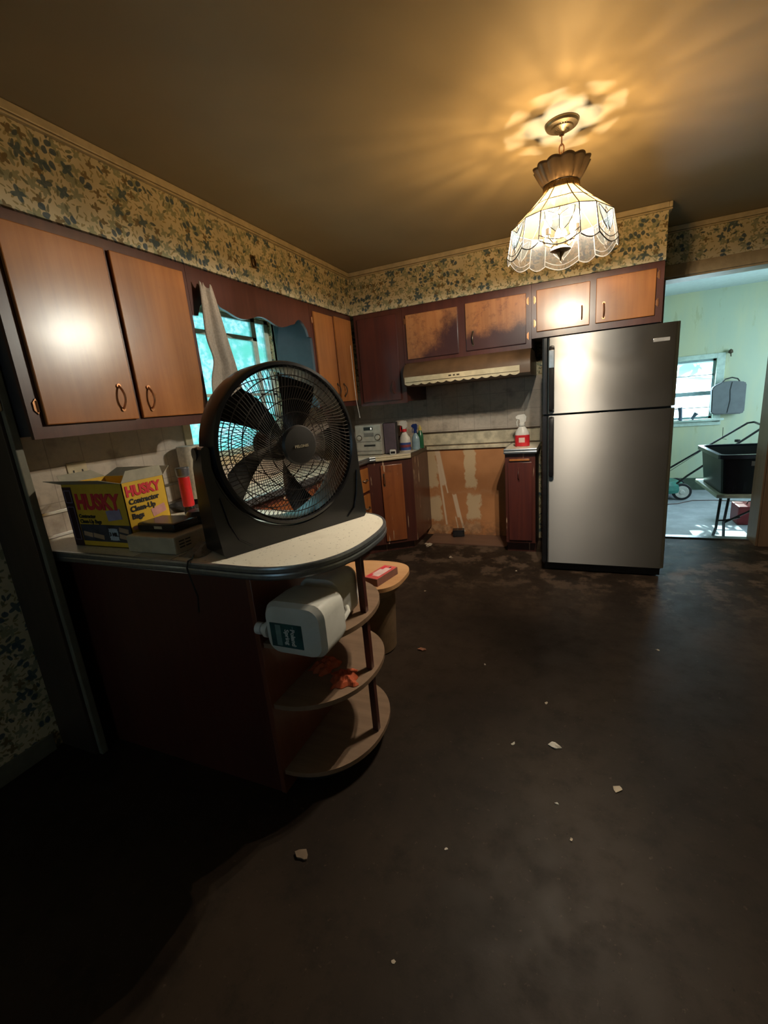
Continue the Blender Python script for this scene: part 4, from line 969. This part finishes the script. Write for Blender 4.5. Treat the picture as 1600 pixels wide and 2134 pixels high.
# towel over the valance
t = thing('hanging_towel', 'grey-beige cloth hanging from the window valance', 'towel', (-1.735, 1.93, 2.02))
bm = bmesh.new(); g = []; NI, NJ = 36, 30
for j in range(NJ+1):
    s = j/NJ; z = 2.025-.60*s
    ya = 1.872-.012*math.sin(s*3)-.075*s**1.6+(.035*math.exp(-((s-.62)/.12)**2)); yb = 1.972+.115*s**.9+.012*s; row = []
    for i in range(NI+1):
        q = i/NI; y = ya+(yb-ya)*q; f = math.sin(q*PI*3.2+.5)+.5*math.sin(q*PI*7+s*2)
        row.append(bm.verts.new((-1.738+.013*(f+1.0)*(.55+.7*s)+.05*s*s*.3, y, z+.012*(1-s)*math.cos(q*PI*5)-.03*s*math.sin(q*PI)*.5)))
    g.append(row)
for A, Bq in zip(g, g[1:]):
    for i in range(NI): bm.faces.new((A[i], A[i+1], Bq[i+1], Bq[i]))
o = finish('fabric', bm, plain('grey_beige_cotton', (.34, .29, .24), .9, bump=.15, sc=120), t); md = o.modifiers.new('thick', 'SOLIDIFY'); md.thickness = .003
t = thing('soffit_hook', 'small brass bell plate fixed to the wallpaper above the window', 'hook', (SX, 2.37, 2.24))
bm = bmesh.new(); bx(bm, SX+.0005, SX+.004, 2.345, 2.395, 2.205, 2.275, .002); finish('back_plate', bm, 'brass', t)
bm = bmesh.new(); tube(bm, [(SX+.008, 2.37+.016*math.cos(2*PI*k/20), 2.24+.026*math.sin(2*PI*k/20)) for k in range(20)], .0035, 6, closed=True); tube(bm, [(SX+.003, 2.37, 2.262), (SX+.012, 2.37, 2.262)], .004, 6); finish('ring', bm, 'brown_metal', t)
bm = bmesh.new(); tube(bm, [(-1.722, 3.50, 1.86), (-1.724, 3.505, 1.6), (-1.722, 3.51, 1.42), (-1.700, 3.50, 1.27)], .0022, 6); tube(bm, [(-1.700, 3.50, 1.275), (-1.700, 3.50, 1.262)], .004, 8)
tag(finish('pull_string', bm, 'white'), 'thin white string hanging down the narrow corner cabinet', 'string')

# ------------------------------------------------------------------ things on the back worktop
t = thing('stereo', 'silver compact stereo with round knobs on the corner worktop', 'stereo', (-1.70, 3.74, .9145))
silver = plain('silver_plastic', (.44, .42, .38), .35, .3); M['silver'] = silver
bm = bmesh.new(); bx(bm, -1.835, -1.575, 3.645, 3.86, .920, 1.192, .008)
for x in (-1.81, -1.60):
    for y in (3.67, 3.83): lathe(bm, [(.01, .915), (.01, .921)], (x, y, 0), 8)
finish('case', bm, silver, t)
fy = 3.6445
bm = bmesh.new(); bx(bm, -1.745, -1.655, fy-.002, fy, 1.140, 1.170, .001); finish('display', bm, 'black', t)
bm = bmesh.new(); bx(bm, -1.676, -1.664, fy-.003, fy-.0018, 1.146, 1.164); finish('lit_digits', bm, glow('display_glow', (.9, .9, .8), .5), t)
for x, r in ((-1.795, .021), (-1.612, .023)):
    bm = bmesh.new(); lathe(bm, [(r*1.3, fy), (r*1.3, fy-.002), (0, fy-.002)], (x, 0, 1.075), 24, axis='y'); finish('knob_ring', bm, 'brown_metal', t)
    bm = bmesh.new(); lathe(bm, [(r, fy-.002), (r, fy-.010), (r*.8, fy-.013), (0, fy-.013)], (x, 0, 1.075), 24, axis='y'); finish('knob', bm, silver, t)
bm = bmesh.new(); bx(bm, -1.745, -1.65, fy-.003, fy, 1.085, 1.118, .001); finish('button_panel', bm, plain('dark_silver', (.22, .21, .2), .4, .3), t)
bm = bmesh.new(); bx(bm, -1.755, -1.64, fy-.002, fy, .995, 1.012, .001); finish('tape_slot', bm, 'black', t)
bm = bmesh.new(); bx(bm, -1.83, -1.58, fy-.002, fy, 1.038, 1.041); bx(bm, -1.83, -1.58, fy-.002, fy, .952, .955); finish('groove', bm, 'brown_metal', t)
t = thing('speaker', 'dark purple-grey cloth-front speaker beside the silver stereo', 'speaker', (-1.5, 3.76, .9145))
bm = bmesh.new(); bx(bm, -1.570, -1.448, 3.69, 3.745, .915, 1.195, .006); finish('cabinet', bm, 'black_soft', t)
bm = bmesh.new(); bx(bm, -1.566, -1.452, 3.682, 3.6895, .92, 1.19, .004); finish('grille_cloth', bm, plain('purple_grey_grille', (.085, .062, .085), .7), t)
t = thing('small_clock', 'small white plastic gadget in front of the speaker', 'gadget', (-1.47, 3.645, .9145))
bm = bmesh.new(); obox(bm, Vector((-1.475, 3.646, .937)), .055, .035, .044, rz=.3, bev=.006); finish('case', bm, 'white', t)
bm = bmesh.new(); obox(bm, Vector((-1.470, 3.629, .934)), .04, .003, .02, rz=.3); finish('face', bm, 'black', t)

def sprayer(name, label, x, y, z, h, w, d, body, head, trig, band=None, rz=0.0, cap=None, bandz=(.12, .5)):
    t = thing(name, label, 'bottle', (x, y, z), rz, world=False)
    def el(bm, prof):
        b2 = bmesh.new(); lathe(b2, prof, (0, 0, 0), 28); b2.transform(Matrix.Diagonal((1, d/w, 1, 1))); merge(bm, b2)
    r = w/2; hb = h*.62
    bm = bmesh.new(); el(bm, [(r*.9, 0), (r, .006), (r, hb*.55), (r*.93, hb*.7), (r*.6, hb*.88), (r*.36, hb*.97), (r*.34, hb)]); finish('bottle_body', bm, body, t)
    if band:
        for (bm_c, z0, z1) in band:
            bm = bmesh.new(); el(bm, [(r*1.01, hb*z0), (r*1.015, hb*z0+.001), (r*1.015, hb*z1), (r*1.01, hb*z1)]); finish('label_sheet', bm, bm_c, t)
    bm = bmesh.new(); lathe(bm, [(r*.40, hb), (r*.42, hb+.002), (r*.42, hb+h*.07), (r*.3, hb+h*.09)], (0, 0, 0), 20)
    finish('collar', bm, cap or head, t)
    bm = bmesh.new(); z0 = hb+h*.085
    p = [(-r*.55, z0+h*.05), (-r*.25, z0), (r*.25, z0), (r*.28, z0+h*.10), (r*.80, z0+h*.14), (r*.85, z0+h*.20), (r*.5, z0+h*.25), (-r*.35, z0+h*.26), (-r*.62, z0+h*.18)]
    prism(bm, [(-a_, b_) for a_, b_ in p], -d*.16, d*.16, 'xz'); finish('spray_head', bm, head, t)
    bm = bmesh.new(); tube(bm, [(-r*.45, 0, z0+h*.13), (-r*.72, 0, z0+h*.04), (-r*.66, 0, z0-h*.08)], r*.09, 8); finish('trigger', bm, trig, t)
    return t
blue = plain('blue_label', (.04, .08, .30), .4); redp = plain('red_plastic', (.55, .02, .03), .35); navy = plain('navy_plastic', (.01, .03, .16), .35)
sprayer('spray_bottle', 'white spray bottle with red trigger and blue label beside the speaker', -1.435, 3.87, .9145, .29, .105, .075, 'white', 'white', redp, band=[(blue, .06, .45), (plain('orange_red_label', (.6, .12, .08), .4), .2, .34)], cap=redp)
sprayer('spray_bottle', 'pale blue spray bottle with a navy head next to the green bottle', -1.368, 3.98, .9145, .25, .078, .06, plain('pale_blue_plastic', (.25, .38, .48), .3), navy, navy)
t = thing('green_bottle', 'slim green dish soap bottle with a yellow cap against the back tiles', 'bottle', (-1.352, 4.08, .9145), world=False)
bm = bmesh.new(); lathe(bm, [(.028, 0), (.030, .004), (.030, .11), (.026, .135), (.014, .165), (.012, .175)], n=24); finish('bottle_body', bm, plain('green_plastic', (.02, .12, .06), .25), t)
bm = bmesh.new(); lathe(bm, [(.016, .170), (.016, .195), (.008, .205), (.006, .22), (0, .221)], n=16); finish('cap', bm, plain('yellow_cap', (.55, .45, .12), .4), t)
t = thing('cleaner_tub', 'white and brown canister behind the speaker and spray bottles', 'canister', (-1.52, 4.0, .9145), world=False)
bm = bmesh.new(); lathe(bm, [(.045, 0), (.047, .004), (.047, .25), (.043, .257), (.043, .275), (.02, .285), (0, .286)], n=28); finish('can_body', bm, plain('off_white_can', (.48, .42, .36), .4), t)
bm = bmesh.new(); lathe(bm, [(.0475, .10), (.048, .101), (.048, .135), (.0475, .136)], n=28); finish('label_band', bm, plain('brown_band', (.10, .05, .05), .4), t)
bm = bmesh.new(); b2 = bmesh.new(); lathe(b2, [(.016, 0), (.016, .004), (0, .005)], n=18); b2.transform(Matrix.Translation((.022, -.043, .20)) @ Matrix.Rotation(PI/2, 4, 'X')); merge(bm, b2); finish('round_mark', bm, 'brown_metal', t)
t = sprayer('spray_bottle', 'red and white spray bottle standing alone on the small worktop', -.385, 3.87, .9145, .275, .118, .075, 'white', 'white', 'white', band=[(redp, .02, .56)])
bm = bmesh.new(); b2 = bmesh.new(); bx(b2, -.024, .024, -.0395, -.037, .035, .075, .001); merge(bm, b2); finish('label_print', bm, plain('pale_label_print', (.75, .55, .5), .5), t)

# ------------------------------------------------------------------ floor litter
rnd = random.Random(3)
def scrap(x, y, s, label, m='paper', z=0.0, seed=0, name='paper_scrap', cat='scrap'):
    r = random.Random(seed*7+1); bm = bmesh.new()
    n = 9; top = bm.verts.new((0, 0, s*.28)); ring = []; low = []
    for k in range(n):
        a_ = 2*PI*k/n; q = s*(.35+.5*r.random()); ring.append(bm.verts.new((q*math.cos(a_)*1.3, q*math.sin(a_)*.8, s*.3*r.random()+.001))); low.append(bm.verts.new((q*math.cos(a_)*1.2, q*math.sin(a_)*.7, 0)))
    for k in range(n):
        bm.faces.new((top, ring[k], ring[(k+1) % n])); bm.faces.new((ring[k], low[k], low[(k+1) % n], ring[(k+1) % n]))
    bm.faces.new(low[::-1])
    o = finish(name, bm, m); o.location = (x, y, z); o.rotation_euler = (0, 0, r.random()*3); tag(o, label, cat, 'scraps and chips on the floor'); return o
chip = plain('plaster_chip', (.50, .42, .32), .8); M['chip'] = chip
SC = [(-.044, 1.549, .030, 'largest crumpled white paper scrap in the middle of the dark floor', 'paper'), (-.195, 1.515, .014, 'small white scrap just left of the largest crumpled one', 'paper'),
      (-.962, 3.54, .026, 'pale plaster chip on the floor in front of the range gap', 'chip'), (.427, 2.379, .010, 'tiny pale chip on the bluish daylit part of the floor', 'chip'),
      (.162, 1.408, .022, 'faint grey scrap right of the largest crumpled one', 'chip'), (-.762, .849, .030, 'tan flattened scrap on the floor nearest the dark peninsula side', plain('tan_scrap', (.16, .11, .07), .8)),
      (-.979, 2.823, .012, 'small pale chip on the floor beyond the stool', 'chip'), (-.399, 2.022, .009, 'tiny white chip midway between the shelves and the refrigerator', 'paper'),
      (-.087, 1.801, .010, 'tiny pale chip behind the largest crumpled scrap', 'chip'), (-.756, 2.069, .030, 'orange-brown chip on the floor just right of the middle shelf', plain('orange_scrap', (.22, .09, .05), .8)),
      (-.388, 3.329, .014, 'pale chip on the floor between the narrow cabinet and refrigerator', 'chip'), (-.027, 1.287, .008, 'tiny white chip in front of the largest crumpled scrap', 'paper'),
      (.018, 1.17, .009, 'tiny grey chip nearest the viewer right of centre', 'chip'), (-.34, 1.016, .007, 'tiny white chip on the dark floor left of centre', 'paper'), (-.392, .697, .008, 'tiny pale chip lowest in the picture on the dark floor', 'chip')]
for i, (x, y, s, lab, m) in enumerate(SC): scrap(x, y, s, lab, m, seed=i)
bm = bmesh.new(); r = random.Random(11)
for k in range(130):
    q = r.random(); x = -1.29+.34*r.random()**1.3*(1 if q < .7 else 2.1); y = 4.17-.10*r.random()-(.42*(1-(x+1.29)/.2)*r.random() if x < -1.10 else 0); s = .004+.012*r.random()**2
    obox(bm, Vector((x, y, s*.3)), s*2.2, s*1.5, s*.6, rz=r.random()*3)
o = finish('plaster_rubble', bm, chip); tag(o, 'scattered plaster crumbs along the foot of the stripped wall', 'rubble'); o['kind'] = 'stuff'
bm = bmesh.new(); bx(bm, -1.30, -.53, 3.88, 4.18, .0005, .014, .002)
tag(finish('floor_patch', bm, wood('dirty_floor_board', (.11, .055, .035), (.15, .08, .05), .6, axis='x')), 'dirty brown board left on the floor in the range gap', 'board')
t = thing('outlet_block', 'black electrical block on the floor board against the stripped wall', 'electrical box', (-1.03, 4.11, .0142))
bm = bmesh.new(); obox(bm, Vector((-1.03, 4.12, .050)), .115, .085, .068, rz=.22, bev=.006); finish('housing', bm, 'black', t)
bm = bmesh.new(); obox(bm, Vector((-1.022, 4.078, .050)), .08, .004, .045, rz=.22, bev=.001); finish('face_plate', bm, 'black_soft', t)

# ------------------------------------------------------------------ back room things
M['tote'] = plain('navy_black_tote', (.006, .007, .014), .35)
TZ = .34; TX0, TX1, TY0, TY1 = 1.175, 2.1, 4.56, 5.32
t = thing('folding_table', 'low folding table with a grey-white top and black legs in the back room', 'table', (1.6, 4.9, GF))
bm = bmesh.new(); bx(bm, TX0, TX1, TY0, TY1, TZ-.035, TZ, .010); finish('table_top', bm, plain('grey_white_table', (.42, .44, .38), .45), t)
for pts in ([(1.24, 4.68, .305), (1.225, 4.68, .0), (1.205, 4.68, -.09), (1.16, 4.68, GF+.012)], [(1.30, 4.68, .305), (1.285, 4.70, .05), (1.30, 4.70, GF+.012)],
            [(2.04, 4.68, .305), (2.05, 4.68, -.05), (2.10, 4.68, GF+.012)], [(2.04, 5.22, .305), (2.05, 5.22, -.05), (2.10, 5.22, GF+.012)]):
    bm = bmesh.new(); tube(bm, pts, .0115, 8); finish('leg', bm, 'black', t)
bm = bmesh.new(); tube(bm, [(1.235, 4.68, .07), (1.30, 4.69, .075), (1.40, 4.70, .10)], .007, 6); tube(bm, [(1.287, 4.70, .045), (1.37, 4.70, .10), (1.48, 4.72, .16), (1.60, 4.72, .305)], .009, 6); finish('brace', bm, 'black', t)
t = thing('storage_tote', 'large open navy-black plastic tote sitting on the folding table', 'tote', (1.6, 4.95, TZ))
bm = bmesh.new(); x0, x1, y0, y1 = 1.215, 1.95, 4.585, 5.22; zt = .69
def ring(g, z, r=.05): return [bm.verts.new((a_, b_, z)) for a_, b_ in arcpts(x1-r+g, y1-r+g, r, r, 0, 90, 4)+arcpts(x0+r-g, y1-r+g, r, r, 90, 180, 4)+arcpts(x0+r-g, y0+r-g, r, r, 180, 270, 4)+arcpts(x1-r+g, y0+r-g, r, r, 270, 360, 4)]
R_ = [ring(0, TZ+.001), ring(.03, zt-.02), ring(.024, zt-.02), ring(-.004, TZ+.006)]
for A, Bq in zip(R_, R_[1:]):
    for k in range(len(A)): bm.faces.new((A[k], A[(k+1) % len(A)], Bq[(k+1) % len(A)], Bq[k]))
bm.faces.new(R_[0][::-1]); bm.faces.new(R_[-1])
for k in range(9): bx(bm, x0+.08+k*.07, x0+.10+k*.07, y0-.010, y0+.004, TZ+.02, zt-.09)
finish('bin', bm, 'tote', t)
bm = bmesh.new(); R_ = [ring(.03, zt-.035), ring(.058, zt-.035), ring(.058, zt), ring(.022, zt)]
for A, Bq in zip(R_, R_[1:]+R_[:1]):
    for k in range(len(A)): bm.faces.new((A[k], A[(k+1) % len(A)], Bq[(k+1) % len(A)], Bq[k]))
finish('rim', bm, plain('navy_rim', (.03, .035, .06), .22), t)
bm = bmesh.new(); bx(bm, x0+.18, x0+.25, y0-.034, y0-.02, zt-.10, zt-.06, .003); finish('latch_pad', bm, plain('grey_pad', (.12, .12, .13), .5), t)
t = thing('tote_lid', 'grey-green tote lid leaning up at the right side of the tote', 'board', (1.9, 4.95, .66))  # lid of the storage tote, stood up beside it
bm = bmesh.new(); b2 = bmesh.new(); bx(b2, -.012, .012, -.28, .28, -.02, .56, .008); b2.transform(Matrix.Translation((1.68, 4.90, .56)) @ Matrix.Rotation(.42, 4, 'Y')); merge(bm, b2)
finish('lid_face', bm, plain('grey_green_lid', (.08, .10, .085), .5), t)
bm = bmesh.new(); b2 = bmesh.new(); bx(b2, -.018, -.010, -.26, .26, .0, .02); bx(b2, -.018, -.010, -.26, .26, .50, .52); b2.transform(Matrix.Translation((1.68, 4.90, .56)) @ Matrix.Rotation(.42, 4, 'Y')); merge(bm, b2)
finish('ridge', bm, plain('dark_lid_ridge', (.05, .06, .055), .5), t)
t = thing('lawn_mower', 'green push lawn mower with a folding black handle by the far wall', 'lawn mower', (1.15, 6.75, GF))
gm = plain('mower_green', (.02, .14, .11), .4)
bm = bmesh.new(); lathe(bm, [(.27, -.10), (.28, -.06), (.27, .0), (.20, .04), (.0, .05)], (1.10, 6.82, 0), 32); finish('deck', bm, gm, t)
bm = bmesh.new(); lathe(bm, [(.11, .04), (.115, .12), (.09, .17), (0, .18)], (1.07, 6.82, 0), 24); finish('engine', bm, plain('mower_engine_cover', (.03, .19, .16), .35), t)
M['pale_wheel'] = plain('pale_wheel_hub', (.52, .50, .46), .5)
for x, y in ((1.335, 6.66), (1.335, 7.04), (.85, 6.62), (.85, 7.0)):
    bm = bmesh.new(); lathe(bm, [(.105, y-.025), (.110, y-.02), (.110, y+.02), (.105, y+.025)], (x, 0, GF+.110), 28, axis='y'); wh = finish('wheel', bm, 'black_soft', t)
    bm = bmesh.new(); lathe(bm, [(.080, y-.027), (.078, y-.031), (.03, y-.029), (.025, y-.036), (0, y-.036)], (x, 0, GF+.110), 24, axis='y')
    finish('hub', bm, 'pale_wheel', wh)
bm = bmesh.new(); tube(bm, [(1.20, 7.02, .10), (1.24, 6.95, .18), (2.03, 6.92, .735), (2.09, 6.90, .745), (2.07, 6.55, .73), (2.04, 6.5, .70), (1.36, 6.52, .15), (1.25, 6.54, .04)], .013, 8); finish('handle', bm, 'black', t)
bm = bmesh.new(); tube(bm, [(1.74, 6.585, .58), (1.68, 6.5, .60), (1.66, 6.45, .74)], .003, 6); tube(bm, [(1.84, 6.97, .58), (1.60, 7.0, .40), (1.2, 6.9, .12)], .003, 6); finish('cable', bm, 'black', t)
bm = bmesh.new(); lathe(bm, [(.0, -.02), (.03, -.015), (.03, .015), (0, .02)], (1.94, 6.9, .52), 12); finish('starter_grip', bm, 'black', t)
bm = bmesh.new(); tube(bm, [(.8, 6.5, GF+.005), (1.05, 6.35, GF+.005), (1.25, 6.42, GF+.005), (1.45, 6.60, GF+.005), (1.7, 6.62, GF+.005), (2.0, 6.55, GF+.005)], .006, 6)
tag(finish('extension_cord', bm, plain('brown_cord', (.10, .06, .05), .6)), 'brown cord snaking over the back room floor in front of the mower', 'cord')
t = thing('tote_bag', 'grey bag hanging on the far wall beside the back room window', 'bag', (1.89, 7.2, .86))
bm = bmesh.new(); prof = [(1.70, .87), (1.73, .845), (2.03, .835), (2.06, .86), (2.055, 1.22), (2.035, 1.24), (1.92, 1.262), (1.80, 1.258), (1.72, 1.22), (1.69, 1.18)]
prism(bm, prof, 7.18, 7.27, 'xz'); bmesh.ops.bevel(bm, geom=[e_ for e_ in bm.edges], offset=.012, segments=2, affect='EDGES'); finish('bag_body', bm, plain('grey_canvas', (.13, .14, .15), .8, var=.08, sc=12), t)
bm = bmesh.new(); tube(bm, [(1.80, 7.21, 1.255), (1.83, 7.21, 1.29), (1.90, 7.21, 1.305), (1.96, 7.21, 1.285), (1.985, 7.21, 1.25)], .008, 6); finish('strap', bm, 'black_soft', t)
bm = bmesh.new(); tube(bm, [(1.90, 7.178, 1.25), (1.885, 7.178, 1.15), (1.895, 7.178, 1.02), (1.875, 7.178, .86)], .004, 6); finish('zip', bm, 'black_soft', t)
bm = bmesh.new(); tube(bm, [(1.87, 7.298, 1.64), (1.87, 7.25, 1.62), (1.87, 7.23, 1.57)], .006, 6); b2 = bmesh.new(); lathe(b2, [(.0, -.03), (.028, -.012), (.022, .02), (0, .035)], n=10); b2.transform(Matrix.Translation((1.87, 7.255, 1.63))); merge(bm, b2)
tag(finish('wall_hook', bm, 'brown_metal'), 'small dark hook on the green wall above the bag', 'hook')
bm = bmesh.new(); tube(bm, [(1.36, 7.24, .792), (1.37, 7.24, .83), (1.365, 7.24, .90), (1.355, 7.24, .965)], [.035, .022, .024, .030], 10); o = finish('dark_tool', bm, plain('dark_blue_tool', (.03, .06, .10), .5)); tag(o, 'tall dark curved tool standing on the back room window sill', 'tool')
bm = bmesh.new(); tube(bm, [(1.50, 7.24, .797), (1.52, 7.24, .83), (1.55, 7.24, .875)], [.026, .020, .032], 10); o = finish('dark_cup', bm, plain('dark_blue_cup', (.04, .07, .10), .5)); tag(o, 'short dark tilted cup on the back room window sill', 'cup')
t = thing('red_toolbox', 'red box on the back room floor beneath the folding table', 'toolbox', (1.85, 5.15, GF))
bm = bmesh.new(); bx(bm, 1.62, 2.0, 5.5, 5.75, GF+.001, GF+.20, .01); finish('box_body', bm, plain('dark_red_paint', (.22, .015, .02), .4), t)
bm = bmesh.new(); tube(bm, [(1.72, 5.62, GF+.20), (1.73, 5.62, GF+.23), (1.88, 5.62, GF+.23), (1.89, 5.62, GF+.20)], .006, 6); finish('handle', bm, 'black', t)
# foliage added out of view beyond the back room window, to break up the sun
bm = bmesh.new(); r = random.Random(5)
for k in range(150):
    c = Vector((.5+2.0*r.random(), 9.6+.8*r.random(), 2.15+1.7*r.random())); s = .055+.05*r.random()
    a_ = Vector((r.random()-.5, r.random()-.5, r.random()-.5)).normalized(); b_ = a_.cross(Vector((r.random()-.5, r.random()-.5, r.random()-.5))).normalized()
    bm.faces.new([bm.verts.new(c+a_*s*1.6), bm.verts.new(c+b_*s*.8), bm.verts.new(c-a_*s*1.6), bm.verts.new(c-b_*s*.8)])
t = thing('added_tree', 'green foliage added out of view beyond the back room window to break up the sun', 'added_tree', (2.9, 10.0, -.2))
o = finish('leaves', bm, plain('leaf_green', (.06, .16, .04), .5), t); o['kind'] = 'stuff'
bm = bmesh.new()
for z in (2.1, 2.7, 3.3): tube(bm, [(2.9, 10.0, -.2), (2.85, 10.0, z*.6), (2.4, 10.0, z), (.8, 10.0, z+.2)], [.08, .06, .025, .008], 8)
finish('branch', bm, plain('bark', (.12, .08, .05), .8), t)
